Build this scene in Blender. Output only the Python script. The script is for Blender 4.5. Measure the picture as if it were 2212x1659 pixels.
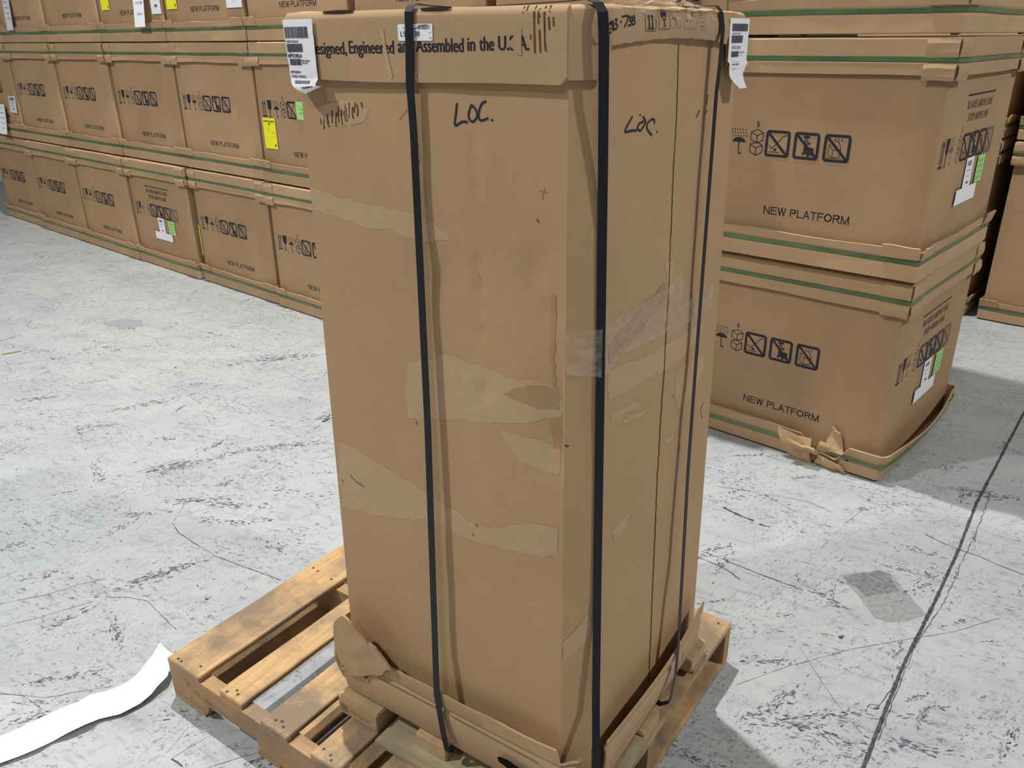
import bpy, bmesh, math, random
from mathutils import Vector, Matrix, noise
from mathutils.geometry import tessellate_polygon

for o in list(bpy.data.objects): bpy.data.objects.remove(o)
SC = bpy.context.scene; COL = SC.collection
R = math.radians
# ------------------------------------------------------------------ camera
F, CH, PITCH, ROLL = 1759.9, 1.7017, R(23.0505), R(-0.4933)
fw = Vector((0, math.cos(PITCH), -math.sin(PITCH))); up = Vector((0, math.sin(PITCH), math.cos(PITCH))); rt = Vector((1, 0, 0))
CR = rt*math.cos(ROLL)+up*math.sin(ROLL); CU = -rt*math.sin(ROLL)+up*math.cos(ROLL)
cd = bpy.data.cameras.new('camera'); cam = bpy.data.objects.new('camera', cd); COL.objects.link(cam)
m = Matrix.Identity(4)
for i in range(3): m[i][0] = CR[i]; m[i][1] = CU[i]; m[i][2] = -fw[i]
m[2][3] = CH; cam.matrix_world = m
cd.sensor_width = 36; cd.lens = F/2212*36; cd.clip_start = 0.05; cd.clip_end = 200
SC.camera = cam
def at(px, py, z=0.0):                      # world point on the horizontal plane z under a picture point
    d = fw+CR*((px-1106)/F)-CU*((py-829.5)/F)
    return Vector((0, 0, CH))+d*((z-CH)/d.z)
# ------------------------------------------------------------------ world, lamps, exposure
SC.view_settings.view_transform = 'Standard'; SC.view_settings.look = 'None'
SC.view_settings.exposure = 0.0; SC.view_settings.gamma = 1.0; SC.view_settings.use_curve_mapping = False
W_ = bpy.data.worlds.new('world'); SC.world = W_; W_.use_nodes = True
bg = W_.node_tree.nodes['Background']; bg.inputs[0].default_value = (0.93, 0.97, 1.0, 1); bg.inputs[1].default_value = 0.17
def lamp(x, y, z, power, size, col=(1, .985, .955)):   # high-bay warehouse lamps
    l = bpy.data.lights.new('high_bay_lamp', 'AREA'); l.shape = 'DISK'; l.size = size; l.energy = power; l.color = col
    o = bpy.data.objects.new('high_bay_lamp', l); o.location = (x, y, z); COL.objects.link(o)
lamp(-0.95, 4.3, 8.5, 760, .22)
lamp(-6.0, 0.6, 8.0, 640, .4)
lamp(7.0, -0.8, 8.0, 640, .4)
lamp(-3.2, -4.6, 8.0, 175, .45)
# ------------------------------------------------------------------ materials
def mat(name):
    m = bpy.data.materials.new(name); m.use_nodes = True
    nt = m.node_tree; b = nt.nodes['Principled BSDF']; return m, nt, b
def N(nt, t, **k):
    n = nt.nodes.new(t)
    for a, v in k.items(): setattr(n, a, v)
    return n
def L(nt, a, b): nt.links.new(a, b)
def ramp(nt, fac, stops):
    r = N(nt, 'ShaderNodeValToRGB'); e = r.color_ramp.elements
    while len(e) < len(stops): e.new(0.5)
    for i, (p, c) in enumerate(stops): e[i].position = p; e[i].color = (c[0], c[1], c[2], 1) if hasattr(c, '__len__') else (c, c, c, 1)
    L(nt, fac, r.inputs[0]); return r.outputs[0]
def nz(nt, vec, scale, detail=4, rough=.55, mapping=None):
    if mapping:
        mp = N(nt, 'ShaderNodeMapping'); mp.inputs['Scale'].default_value = mapping; L(nt, vec, mp.inputs[0]); vec = mp.outputs[0]
    n = N(nt, 'ShaderNodeTexNoise'); n.inputs['Scale'].default_value = scale; n.inputs['Detail'].default_value = detail; n.inputs['Roughness'].default_value = rough
    L(nt, vec, n.inputs['Vector']); return n.outputs['Fac']
def mix(nt, fac, a, b, mode='MIX'):
    n = N(nt, 'ShaderNodeMix', data_type='RGBA', blend_type=mode)
    for s, v in ((n.inputs[0], fac), (n.inputs[6], a), (n.inputs[7], b)):
        if hasattr(v, 'links'): L(nt, v, s)
        elif hasattr(v, '__len__'): s.default_value = (*v[:3], 1)
        else: s.default_value = v
    return n.outputs[2]
def cardboard(name, col, var=.12, rough=.78, spec=.25, rnd=.10):
    m, nt, b = mat(name)
    tc = N(nt, 'ShaderNodeTexCoord').outputs['Object']
    a = nz(nt, tc, 2.2, 5, .6); f = nz(nt, tc, 160, 2, .6, (1, 1, .35)); g = nz(nt, tc, 9, 6, .65)
    dark = tuple(c*(1-var) for c in col); light = tuple(min(1, c*(1+var)) for c in col)
    c1 = mix(nt, ramp(nt, a, [(.3, 0), (.7, 1)]), dark, light)
    c2 = mix(nt, ramp(nt, f, [(.25, 0), (.8, 1)]), (.975, .97, .968), (1.02, 1.02, 1.02))
    c3 = mix(nt, 1.0, c1, c2, 'MULTIPLY')
    c3 = mix(nt, ramp(nt, g, [(.58, 0), (.80, .45)]), c3, tuple(c*.80 for c in col))
    oi = N(nt, 'ShaderNodeObjectInfo'); mr = N(nt, 'ShaderNodeMapRange'); L(nt, oi.outputs['Random'], mr.inputs[0])
    mr.inputs[3].default_value = 1-rnd; mr.inputs[4].default_value = 1+rnd
    cc = N(nt, 'ShaderNodeCombineXYZ'); [L(nt, mr.outputs[0], cc.inputs[i]) for i in range(3)]
    c4 = mix(nt, 1.0, c3, cc.outputs[0], 'MULTIPLY')
    L(nt, c4, b.inputs['Base Color']); b.inputs['Roughness'].default_value = rough; b.inputs['Specular IOR Level'].default_value = spec
    bp = N(nt, 'ShaderNodeBump'); bp.inputs['Strength'].default_value = .12; bp.inputs['Distance'].default_value = .01
    h = N(nt, 'ShaderNodeMath', operation='ADD'); L(nt, nz(nt, tc, 14, 5, .6), h.inputs[0]); 
    h2 = N(nt, 'ShaderNodeMath', operation='MULTIPLY'); L(nt, f, h2.inputs[0]); h2.inputs[1].default_value = .05; L(nt, h2.outputs[0], h.inputs[1])
    L(nt, h.outputs[0], bp.inputs['Height']); L(nt, bp.outputs[0], b.inputs['Normal'])
    return m
def flat(name, col, rough=.6, spec=.3, var=0, scale=30):
    m, nt, b = mat(name)
    if var:
        tc = N(nt, 'ShaderNodeTexCoord').outputs['Object']
        c = mix(nt, ramp(nt, nz(nt, tc, scale, 4), [(.3, 0), (.7, 1)]), tuple(x*(1-var) for x in col), tuple(min(1, x*(1+var)) for x in col)); L(nt, c, b.inputs['Base Color'])
    else: b.inputs['Base Color'].default_value = (*col, 1)
    b.inputs['Roughness'].default_value = rough; b.inputs['Specular IOR Level'].default_value = spec
    return m
KRAFT = cardboard('kraft_tall', (.415, .268, .143), .07, rnd=.0)
KRAFT2 = cardboard('kraft_carton', (.385, .246, .136), .10, rnd=.06)
KRAFTC = cardboard('kraft_cap', (.42, .278, .158), .10, rnd=.06)
TORN = cardboard('kraft_scuffed', (.450, .305, .180), .05, rnd=0)
TORN2 = cardboard('kraft_scuffed_dark', (.350, .222, .120), .08, rnd=0)
BROWN = flat('corrugation_shadow', (.10, .055, .03), .9, .1, .4)
INK = flat('ink', (.018, .018, .028), .6, .3)
FADE = flat('faded_ink', (.16, .115, .085), .8, .2, .2)
GREYI = flat('grey_ink', (.30, .22, .165), .8, .2, .2)
PAPER = flat('label_paper', (.80, .81, .84), .5, .4, .04)
PAPERG = flat('label_grey', (.55, .56, .60), .6, .3, .1)
BAR = flat('label_print', (.10, .10, .12), .6, .3, .2)
YEL = flat('energy_label_yellow', (.83, .80, .02), .5, .4, .03)
GRN = flat('sticker_green', (.36, .66, .22), .5, .4, .05)
STRIP = flat('white_paper', (.98, .98, .98), .6, .3)
BLACK = flat('black_strap', (.006, .008, .013), .5, .3)
HOLE = flat('slot_dark', (.012, .009, .008), .9, .05)
def strapmat():
    m, nt, b = mat('green_strap')
    tc = N(nt, 'ShaderNodeTexCoord').outputs['Object']
    c = mix(nt, ramp(nt, nz(nt, tc, 6, 3), [(.35, 0), (.7, 1)]), (.045, .115, .045), (.085, .19, .08)); L(nt, c, b.inputs['Base Color'])
    b.inputs['Roughness'].default_value = .3; b.inputs['Specular IOR Level'].default_value = .6; return m
GSTRAP = strapmat()
def tapemat():
    m, nt, b = mat('clear_tape')
    b.inputs['Base Color'].default_value = (.70, .68, .60, 1); b.inputs['Roughness'].default_value = .25
    tc = N(nt, 'ShaderNodeTexCoord').outputs['Object']
    a = ramp(nt, nz(nt, tc, 22, 6, .7, (1, 1, 3)), [(.35, .04), (.75, .30)]); L(nt, a, b.inputs['Alpha'])
    bp = N(nt, 'ShaderNodeBump'); bp.inputs['Strength'].default_value = .5; bp.inputs['Distance'].default_value = .01
    L(nt, nz(nt, tc, 60, 4), bp.inputs['Height']); L(nt, bp.outputs[0], b.inputs['Normal'])
    return m
TAPE = tapemat()
FILM = TAPE.copy(); FILM.name = 'torn_film'
for n_ in FILM.node_tree.nodes:
    if n_.type == 'VALTORGB': n_.color_ramp.elements[0].position = .48; n_.color_ramp.elements[0].color = (0, 0, 0, 1); n_.color_ramp.elements[1].position = .66; n_.color_ramp.elements[1].color = (.5, .5, .5, 1)
def wood(name, col, axis, dirt=.5):
    m, nt, b = mat(name)
    tc = N(nt, 'ShaderNodeTexCoord').outputs['Object']
    s = (1.2, 22, 22) if axis == 'x' else (22, 1.2, 22)
    g = nz(nt, tc, 3.2, 8, .62, s)
    c = mix(nt, ramp(nt, g, [(.25, 0), (.75, 1)]), tuple(x*.66 for x in col), tuple(min(1, x*1.15) for x in col))
    d = nz(nt, tc, 5, 6, .65, (1, 1, 1)); c = mix(nt, ramp(nt, d, [(.42, 0), (.62, dirt)]), c, (.20, .15, .105))
    f = nz(nt, tc, 60, 3, .6, (1, 1, 1)); c = mix(nt, ramp(nt, f, [(.62, 0), (.75, .35)]), c, (.12, .09, .07))
    L(nt, c, b.inputs['Base Color']); b.inputs['Roughness'].default_value = .68; b.inputs['Specular IOR Level'].default_value = .3
    bp = N(nt, 'ShaderNodeBump'); bp.inputs['Strength'].default_value = .25; bp.inputs['Distance'].default_value = .004
    L(nt, g, bp.inputs['Height']); L(nt, bp.outputs[0], b.inputs['Normal']); return m
WOODY = wood('pallet_wood_boards', (.56, .36, .17), 'y', .92)
WOODX = wood('pallet_wood_stringer', (.44, .26, .12), 'x', .7)
WOODG = wood('skid_wood', (.42, .35, .22), 'x', .5)
BLOCKW = wood('skid_block_wood', (.54, .37, .20), 'x', .4)
NAIL = flat('nail', (.05, .04, .035), .5, .4)
def floormat():
    m, nt, b = mat('sealed_concrete')
    tc = N(nt, 'ShaderNodeTexCoord').outputs['Object']
    base = mix(nt, ramp(nt, nz(nt, tc, .55, 5, .55), [(.3, 0), (.7, 1)]), (.355, .378, .388), (.425, .442, .436))
    st = nz(nt, tc, 2.6, 7, .66, (1, 1.7, 1)); base = mix(nt, ramp(nt, st, [(.46, 0), (.76, .55)]), base, (.27, .283, .312))
    f = nz(nt, tc, 26, 6, .7); base = mix(nt, ramp(nt, f, [(.50, 0), (.72, .38)]), base, (.30, .31, .335))
    mp = N(nt, 'ShaderNodeMapping'); mp.inputs['Rotation'].default_value = (0, 0, R(32)); L(nt, tc, mp.inputs[0])
    s1 = nz(nt, mp.outputs[0], 7, 9, .74, (1, 3.2, 1)); base = mix(nt, ramp(nt, s1, [(.54, 0), (.69, .62)]), base, (.17, .174, .20))
    mp2 = N(nt, 'ShaderNodeMapping'); mp2.inputs['Rotation'].default_value = (0, 0, R(-38)); L(nt, tc, mp2.inputs[0])
    s2 = nz(nt, mp2.outputs[0], 12, 9, .74, (1, 3, 1)); base = mix(nt, ramp(nt, s2, [(.55, 0), (.69, .62)]), base, (.15, .155, .185))
    for rot, sc_, st_, lo in ((24, 26, 2.6, .555), (-35, 42, 2.3, .565), (80, 60, 2.6, .58)):
        m3 = N(nt, 'ShaderNodeMapping'); m3.inputs['Rotation'].default_value = (0, 0, R(rot)); L(nt, tc, m3.inputs[0])
        fine = ramp(nt, nz(nt, m3.outputs[0], sc_, 8, .78, (1, st_, 1)), [(lo, 0), (lo+.035, 1)])
        area = ramp(nt, nz(nt, m3.outputs[0], 2.4, 4, .6, (1, 1.8, 1)), [(.46, 0), (.58, .85)])
        mm = N(nt, 'ShaderNodeMath', operation='MULTIPLY'); L(nt, fine, mm.inputs[0]); L(nt, area, mm.inputs[1]); base = mix(nt, mm.outputs[0], base, (.075, .078, .105))
    L(nt, base, b.inputs['Base Color'])
    L(nt, ramp(nt, nz(nt, tc, 5, 5), [(.3, .30), (.7, .52)]), b.inputs['Roughness']); b.inputs['Specular IOR Level'].default_value = .45
    bp = N(nt, 'ShaderNodeBump'); bp.inputs['Strength'].default_value = .12; bp.inputs['Distance'].default_value = .01
    L(nt, nz(nt, tc, 40, 5, .6), bp.inputs['Height']); L(nt, bp.outputs[0], b.inputs['Normal']); return m
FLOOR = floormat()
MK1 = flat('scuff_dark', (.06, .062, .085), .6, .3, .5, 90)
MK2 = flat('scuff_mid', (.15, .155, .185), .6, .3, .4, 90)
MK3 = flat('scuff_light', (.27, .28, .305), .55, .35, .2, 60)
MK4 = flat('residue_patch', (.17, .172, .175), .6, .3, .4, 60)
JOINT = flat('joint_filler', (.055, .056, .065), .7, .3, .6, 60)
# ------------------------------------------------------------------ builders
def solid(bm, t):                             # give a sheet its thickness, on the inner side
    bm.normal_update(); F0 = list(bm.faces); bd_ = [e for e in bm.edges if len(e.link_faces) == 1]
    mp = {v: bm.verts.new(v.co-v.normal*t) for v in list(bm.verts)}
    for f in F0:
        try: bm.faces.new([mp[v] for v in reversed(f.verts)]).material_index = f.material_index
        except ValueError: pass
    for e in bd_:
        l = e.link_loops[0]; a, b = l.vert, l.link_loop_next.vert
        try: bm.faces.new((b, a, mp[a], mp[b])).material_index = e.link_faces[0].material_index
        except ValueError: pass
def link(name, bm, mats, parent=None, smooth=True, angle=35, thick=None, off=-1.0):
    me = bpy.data.meshes.new(name)
    if thick: solid(bm, thick)
    bm.normal_update(); bm.to_mesh(me); bm.free()
    for x in (mats if isinstance(mats, (list, tuple)) else [mats]): me.materials.append(x)
    if smooth:
        for p in me.polygons: p.use_smooth = True
        me.set_sharp_from_angle(angle=R(angle))
    o = bpy.data.objects.new(name, me); COL.objects.link(o)
    if parent: o.parent = parent
    return o
def empty(name, loc, rz=0, label=None, cat=None, group=None):
    o = bpy.data.objects.new(name, None); COL.objects.link(o); o.location = loc; o.rotation_euler = (0, 0, rz); o.empty_display_size = .1
    if label: o['label'] = label; o['category'] = cat
    if group: o['group'] = group
    return o
def copy_tree(o, parent=None):
    c = o.copy(); COL.objects.link(c); c.parent = parent
    for ch in list(o.children): copy_tree(ch, c)
    return c
def quad(bm, pts, mi=0):
    f = bm.faces.new([bm.verts.new(p) for p in pts]); f.material_index = mi; return f
def grid(bm, fn, nu, nv, mi=0, closed=False, skip=None):
    vs = [[bm.verts.new(fn(i/nu, j/nv)) for i in range(nu if closed else nu+1)] for j in range(nv+1)]
    n = nu
    for j in range(nv):
        for i in range(n):
            if skip and skip((i+.5)/nu, (j+.5)/nv): continue
            k = (i+1) % len(vs[0])
            f = bm.faces.new((vs[j][i], vs[j][k], vs[j+1][k], vs[j+1][i])); f.material_index = mi
    return vs
def box(bm, x0, x1, y0, y1, z0, z1, mi=0, T=None, bev=.0015, jit=0, rnd=random):
    b2 = bmesh.new(); bmesh.ops.create_cube(b2, size=1)
    for v in b2.verts: v.co = Vector((x0+(v.co.x+.5)*(x1-x0), y0+(v.co.y+.5)*(y1-y0), z0+(v.co.z+.5)*(z1-z0)))
    if bev: bmesh.ops.bevel(b2, geom=list(b2.edges), offset=bev, segments=2, affect='EDGES')
    if jit:
        long = 0 if (x1-x0) > (y1-y0) else 1
        n = max(2, int(max(x1-x0, y1-y0)/.05))
        for i in range(1, n):
            c = [(x0+x1)/2, (y0+y1)/2, 0]; c[long] = (x0, y0)[long]+(x1-x0, y1-y0)[long]*i/n
            no = [0, 0, 0]; no[long] = 1
            bmesh.ops.bisect_plane(b2, geom=b2.verts[:]+b2.edges[:]+b2.faces[:], plane_co=c, plane_no=no)
        for v in b2.verts:
            k = noise.noise_vector(Vector((v.co.x*9, v.co.y*9, v.co.z*9+x0)))
            if v.co.z > (z0+z1)/2: v.co += Vector((k.x, k.y, k.z*.4))*jit
            else: v.co += Vector((k.x, k.y, 0))*jit
    mp = {}
    for v in b2.verts: mp[v] = bm.verts.new(T(v.co) if T else v.co)
    for f in b2.faces:
        g = bm.faces.new([mp[v] for v in f.verts]); g.material_index = mi
    b2.free()
_txt = {}
def textmesh(s, bold=0.0):
    k = (s, bold)
    if k not in _txt:
        c = bpy.data.curves.new('t', 'FONT'); c.body = s; c.offset = bold; c.resolution_u = 3
        o = bpy.data.objects.new('t', c); me = bpy.data.meshes.new_from_object(o)
        vs = [(v.co.x, v.co.y) for v in me.vertices]; fs = [tuple(p.vertices) for p in me.polygons]
        bpy.data.objects.remove(o); bpy.data.curves.remove(c); bpy.data.meshes.remove(me); _txt[k] = (vs, fs)
    return _txt[k]
class Ink:                                   # flat printed shapes in a face's own 2D metres
    def __init__(s): s.v = []; s.f = []
    def poly(s, pts, mi=1):
        n = len(s.v); s.v += [tuple(p) for p in pts]
        if len(pts) <= 4: s.f.append((tuple(range(n, n+len(pts))), mi)); return
        for t in tessellate_polygon([[Vector((p[0], p[1], 0)) for p in pts]]): s.f.append((tuple(n+i for i in t), mi))
    def rect(s, x0, y0, x1, y1, mi=1): s.poly([(x0, y0), (x1, y0), (x1, y1), (x0, y1)], mi)
    def stroke(s, pts, w, mi=1, close=False):
        P = [Vector(p) for p in pts]
        if close: P = P+[P[0]]
        for i in range(len(P)-1):
            a, b = P[i], P[i+1]; d = (b-a)
            if d.length < 1e-7: continue
            d.normalize(); n = Vector((-d.y, d.x))*w/2; e = d*w*.35
            s.poly([a-e-n, b+e-n, b+e+n, a-e+n], mi)
    def disc(s, x, y, r, mi=1, n=12, ry=None): s.poly([(x+r*math.cos(6.2832*i/n), y+(ry or r)*math.sin(6.2832*i/n)) for i in range(n)], mi)
    def frame(s, x, y, w, h, t, mi=1, r=None):
        r = r or t*1.2; out = []; inn = []
        for cx, cy, a0 in ((x+w-r, y+h-r, 0), (x+r, y+h-r, 90), (x+r, y+r, 180), (x+w-r, y+r, 270)):
            for k in range(4):
                a = R(a0+30*k); out.append((cx+r*math.cos(a), cy+r*math.sin(a)))
                ri = max(.0002, r-t); inn.append((cx+ri*math.cos(a), cy+ri*math.sin(a)))
        for i in range(16): j = (i+1) % 16; s.poly([out[i], out[j], inn[j], inn[i]], mi)
    def text(s, t, x, y, h, w=None, mi=1, bold=0.0, align='L', shear=0):
        vs, fs = textmesh(t)
        if not vs: return
        x0 = min(v[0] for v in vs); x1 = max(v[0] for v in vs); sc = h/.71; sx = sc if w is None else w/(x1-x0)
        for d in ((0,) if not bold else (-bold, 0, bold)):
            n = len(s.v); ox = x+d*sc*1.2-(x0 if align == 'L' else (x0+x1)/2)*sx
            s.v += [(ox+v[0]*sx+v[1]*sc*shear, y+v[1]*sc) for v in vs]
            s.f += [(tuple(n+i for i in f), mi) for f in fs]
    def caps(s, t, x, y, h, w, mi=1, wt=.115):           # plain sans capitals drawn as strokes
        def arc(cx, cy, rx, ry, a0, a1, n=14): return [(cx+rx*math.cos(R(a0+(a1-a0)*i/n)), cy+ry*math.sin(R(a0+(a1-a0)*i/n))) for i in range(n+1)]
        q = wt/2
        G = {'N': (.72, [[(q, 0), (q, 1)], [(q, 1), (.72-q, 0)], [(.72-q, 0), (.72-q, 1)]]), 'E': (.66, [[(q, 0), (q, 1)], [(q, q), (.66, q)], [(q, .53), (.61, .53)], [(q, 1-q), (.65, 1-q)]]),
             'W': (.94, [[(q, 1), (.26, 0)], [(.26, 0), (.47, 1)], [(.47, 1), (.68, 0)], [(.68, 0), (.94-q, 1)]]), 'P': (.66, [[(q, 0), (q, 1)], [(q, 1-q), (.40, 1-q)]+arc(.38, .72, .22, .28-q, 90, -90)+[(q, .44+q)]]),
             'L': (.56, [[(q, 0), (q, 1)], [(q, q), (.56, q)]]), 'A': (.68, [[(q*.6, 0), (.34, 1)], [(.34, 1), (.68-q*.6, 0)], [(.14, .33), (.54, .33)]]), 'T': (.62, [[(.31, 0), (.31, 1)], [(0, 1-q), (.62, 1-q)]]),
             'F': (.60, [[(q, 0), (q, 1)], [(q, .50), (.54, .50)], [(q, 1-q), (.60, 1-q)]]), 'O': (.80, [arc(.40, .5, .40-q, .5-q*.9, 0, 360, 28)]),
             'R': (.72, [[(q, 0), (q, 1)], [(q, 1-q), (.42, 1-q)]+arc(.42, .73, .22, .27-q, 90, -90)+[(q, .46+q)], [(.42, .47), (.70, 0)]]), 'M': (.84, [[(q, 0), (q, 1)], [(q, 1), (.42, 0)], [(.42, 0), (.84-q, 1)], [(.84-q, 0), (.84-q, 1)]]), ' ': (.22, [])}
        tot = sum(G[c][0]+.12 for c in t)-.12; sx = w/tot; p = x
        for c in t:
            g, st = G[c]
            for l in st: s.stroke([(p+a*sx, y+b*h) for a, b in l], wt*h, mi)
            p += (g+.12)*sx
    def bars(s, x, y, w, h, seed=1, mi=1, dens=.55):
        r = random.Random(seed); p = x
        while p < x+w:
            b = r.choice((.0008, .0012, .0020, .0028))*w/.05; s.rect(p, y, min(x+w, p+b), y+h, mi); p += b+r.choice((.0008, .0012, .0018))*w/.05*(1.1-dens)*2
    def place(s, bm, fn, maxlen=None, remap=None):
        b2 = bmesh.new(); vv = [b2.verts.new((v[0], v[1], 0)) for v in s.v]
        for f, mi in s.f:
            try: g = b2.faces.new([vv[i] for i in f]); g.material_index = mi
            except ValueError: pass
        if maxlen:
            for _ in range(7):
                e = [e for e in b2.edges if e.calc_length() > maxlen]
                if not e: break
                bmesh.ops.subdivide_edges(b2, edges=e, cuts=1); bmesh.ops.triangulate(b2, faces=[f for f in b2.faces if len(f.verts) > 4])
        mp = {v: bm.verts.new(fn(v.co.x, v.co.y)) for v in b2.verts if v.link_faces}
        for f in b2.faces:
            g = bm.faces.new([mp[v] for v in f.verts]); g.material_index = remap[f.material_index] if remap else f.material_index
        b2.free()
# ---- handling symbols; cell = lower-left corner at (x, y), height h
def sym_arrows(k, x, y, h, w, mi=1):
    k.rect(x, y, x+w, y+h*.09, mi)
    for c in (x+w*.25, x+w*.75): k.rect(c-w*.07, y+h*.13, c+w*.07, y+h*.80, mi); k.poly([(c-w*.17, y+h*.76), (c+w*.17, y+h*.76), (c, y+h)], mi)
def sym_glass(k, x, y, h, w, mi=1):
    c = x+w/2; k.poly([(x, y+h), (x+w*.05, y+h*.55), (x+w*.35, y+h*.42), (x+w*.65, y+h*.42), (x+w*.95, y+h*.55), (x+w, y+h)], mi)
    k.rect(c-w*.07, y+h*.04, c+w*.07, y+h*.45, mi); k.poly([(c-w*.3, y), (c+w*.3, y), (c+w*.1, y+h*.06), (c-w*.1, y+h*.06)], mi)
def sym_umbrella(k, x, y, h, w, mi=1):
    c = x+w/2; k.poly([(x+w*.12, y+h*.47)]+[(c+w*.38*math.cos(R(a)), y+h*.47+h*.19*math.sin(R(a))) for a in range(180, -1, -20)], mi)
    k.rect(c-w*.025, y+h*.08, c+w*.025, y+h*.5, mi); k.stroke([(c, y+h*.08), (c+w*.04, y+h*.02), (c+w*.12, y+h*.01), (c+w*.15, y+h*.08)], w*.05, mi)
    r = random.Random(4)
    for i in range(6):
        for j in range(3): a = x+w*(.05+.16*i+.04*j); b = y+h*(.98-.12*j); k.stroke([(a, b), (a-w*.03, b-h*.05)], w*.035, mi)
def sym_stack(k, x, y, h, w, n='5', mi=1):
    t = w*.055
    for b in (y, y+h*.47):
        H = h*.53; c = x+w/2
        p = [(x, b+H*.25), (c, b), (x+w, b+H*.25), (x+w, b+H*.78), (c, b+H), (x, b+H*.78)]
        k.stroke(p, t, mi, True); k.stroke([(x, b+H*.78), (c, b+H*.55), (x+w, b+H*.78)], t, mi); k.stroke([(c, b), (c, b+H*.55)], t, mi)
    if n: k.text(n, x+w/2, y+h*1.10, h*.19, None, mi, .012, 'C')
def sym_box(k, x, y, h, kind, mi=1):
    t = h*.105; k.frame(x, y, h, h, t, mi, h*.13)
    k.stroke([(x+t*.7, y+h-t*.7), (x+h-t*.7, y+t*.7)], t*.95, mi)
    if kind == 0:
        k.stroke([(x+h*.16, y+h*.42), (x+h*.28, y+h*.30), (x+h*.62, y+h*.68), (x+h*.72, y+h*.80), (x+h*.86, y+h*.84)], h*.028, mi)
        k.disc(x+h*.42, y+h*.28, h*.06, mi); k.rect(x+h*.18, y+h*.17, x+h*.60, y+h*.195, mi)
    elif kind == 1:
        k.rect(x+h*.42, y+h*.55, x+h*.455, y+h*.84, mi); k.rect(x+h*.50, y+h*.55, x+h*.535, y+h*.84, mi); k.rect(x+h*.36, y+h*.80, x+h*.60, y+h*.88, mi)
        k.poly([(x+h*.42, y+h*.55), (x+h*.56, y+h*.46), (x+h*.80, y+h*.44), (x+h*.82, y+h*.16), (x+h*.5, y+h*.22), (x+h*.40, y+h*.30)], mi)
        k.disc(x+h*.42, y+h*.22, h*.055, mi); k.disc(x+h*.60, y+h*.17, h*.055, mi); k.disc(x+h*.60, y+h*.60, h*.05, mi)
    else:
        k.stroke([(x+h*.20, y+h*.62), (x+h*.20, y+h*.25), (x+h*.36, y+h*.16), (x+h*.62, y+h*.2), (x+h*.66, y+h*.5), (x+h*.56, y+h*.72), (x+h*.40, y+h*.76)], h*.022, mi)
        k.stroke([(x+h*.22, y+h*.62), (x+h*.36, y+h*.42), (x+h*.64, y+h*.48)], h*.022, mi); k.stroke([(x+h*.36, y+h*.42), (x+h*.36, y+h*.18)], h*.022, mi)
        for i in range(3): k.stroke([(x+h*(.42+.12*i), y+h*.86), (x+h*(.41+.12*i), y+h*.76)], h*.02, mi)
        k.rect(x+h*.14, y+h*.135, x+h*.7, y+h*.15, mi)
def front_print():
    k = Ink(); y, h = .408, .100
    sym_arrows(k, .062, y, h, .044); sym_glass(k, .122, y, h, .045); sym_umbrella(k, .180, y, h, .074, 1); sym_stack(k, .267, y, h, .052)
    for i, x in enumerate((.331, .448, .566)): sym_box(k, x, y, h*1.01, i)
    k.caps('NEW PLATFORM', .354, .184, .030, .348, 1, .13)
    return k
def side_print():
    k = Ink(); y, h = .408, .100
    sym_arrows(k, .058, y, h, .042); sym_glass(k, .112, y, h, .034); sym_umbrella(k, .155, y, h, .055, 2); sym_stack(k, .25, y, h, .042, '5', 2)
    for i, x in enumerate((.305, .413, .521)): sym_box(k, x, y, h*1.01, i)
    sym_box(k, .630, y, h, 2, 2)
    k.rect(.270, .643, .640, .649)
    k.text('BLADES ABOVE LINE', .285, .598, .028, .33, 2, .01); k.text('STOP ABOVE LINE', .315, .553, .028, .27, 2, .01)
    k.rect(.33, .300, .40, .305, 2); k.rect(.52, .300, .62, .305, 2)
    return k
# ------------------------------------------------------------------ shipping cartons of the rows
CW, CD, CHT = .980, .945, .842
def ring(W, D, ins, r, n=14):
    out = []; x0, x1, y0, y1 = ins, W-ins, ins, D-ins
    cs = [((x0+r, y0+r), 180), ((x1-r, y0+r), 270), ((x1-r, y1-r), 0), ((x0+r, y1-r), 90)]
    for q in range(4):
        (cx, cy), a0 = cs[q]
        for k in range(4):
            a = R(a0+30*k); out.append((cx+r*math.cos(a), cy+r*math.sin(a), math.cos(a), math.sin(a), q))
        (nx, ny), a1 = cs[(q+1) % 4]; a = R(a0+90); c, s = math.cos(a), math.sin(a)
        ax, ay = cx+r*c, cy+r*s; bx, by = nx+r*c, ny+r*s
        for k in range(1, n): out.append((ax+(bx-ax)*k/n, ay+(by-ay)*k/n, c, s, q))
    return out
def sheet_ring(bm, rg, rows, mi=0, cap=False, skip=None):
    prev = None; n = len(rg)
    for row in rows:
        cur = []
        for p in rg:
            z, off = row(p); cur.append(bm.verts.new((p[0]+p[2]*off, p[1]+p[3]*off, z)))
        if prev:
            for i in range(n):
                if skip and skip(rg[i], rg[(i+1) % n]): continue
                f = bm.faces.new((prev[i], prev[(i+1) % n], cur[(i+1) % n], cur[i])); f.material_index = mi
        prev = cur
    if cap: bm.faces.new(prev)
def nn(x, y, s, k=5.0): return noise.noise(Vector((x*k+s*7.3, y*k-s*3.1, s*1.7)))
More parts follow.
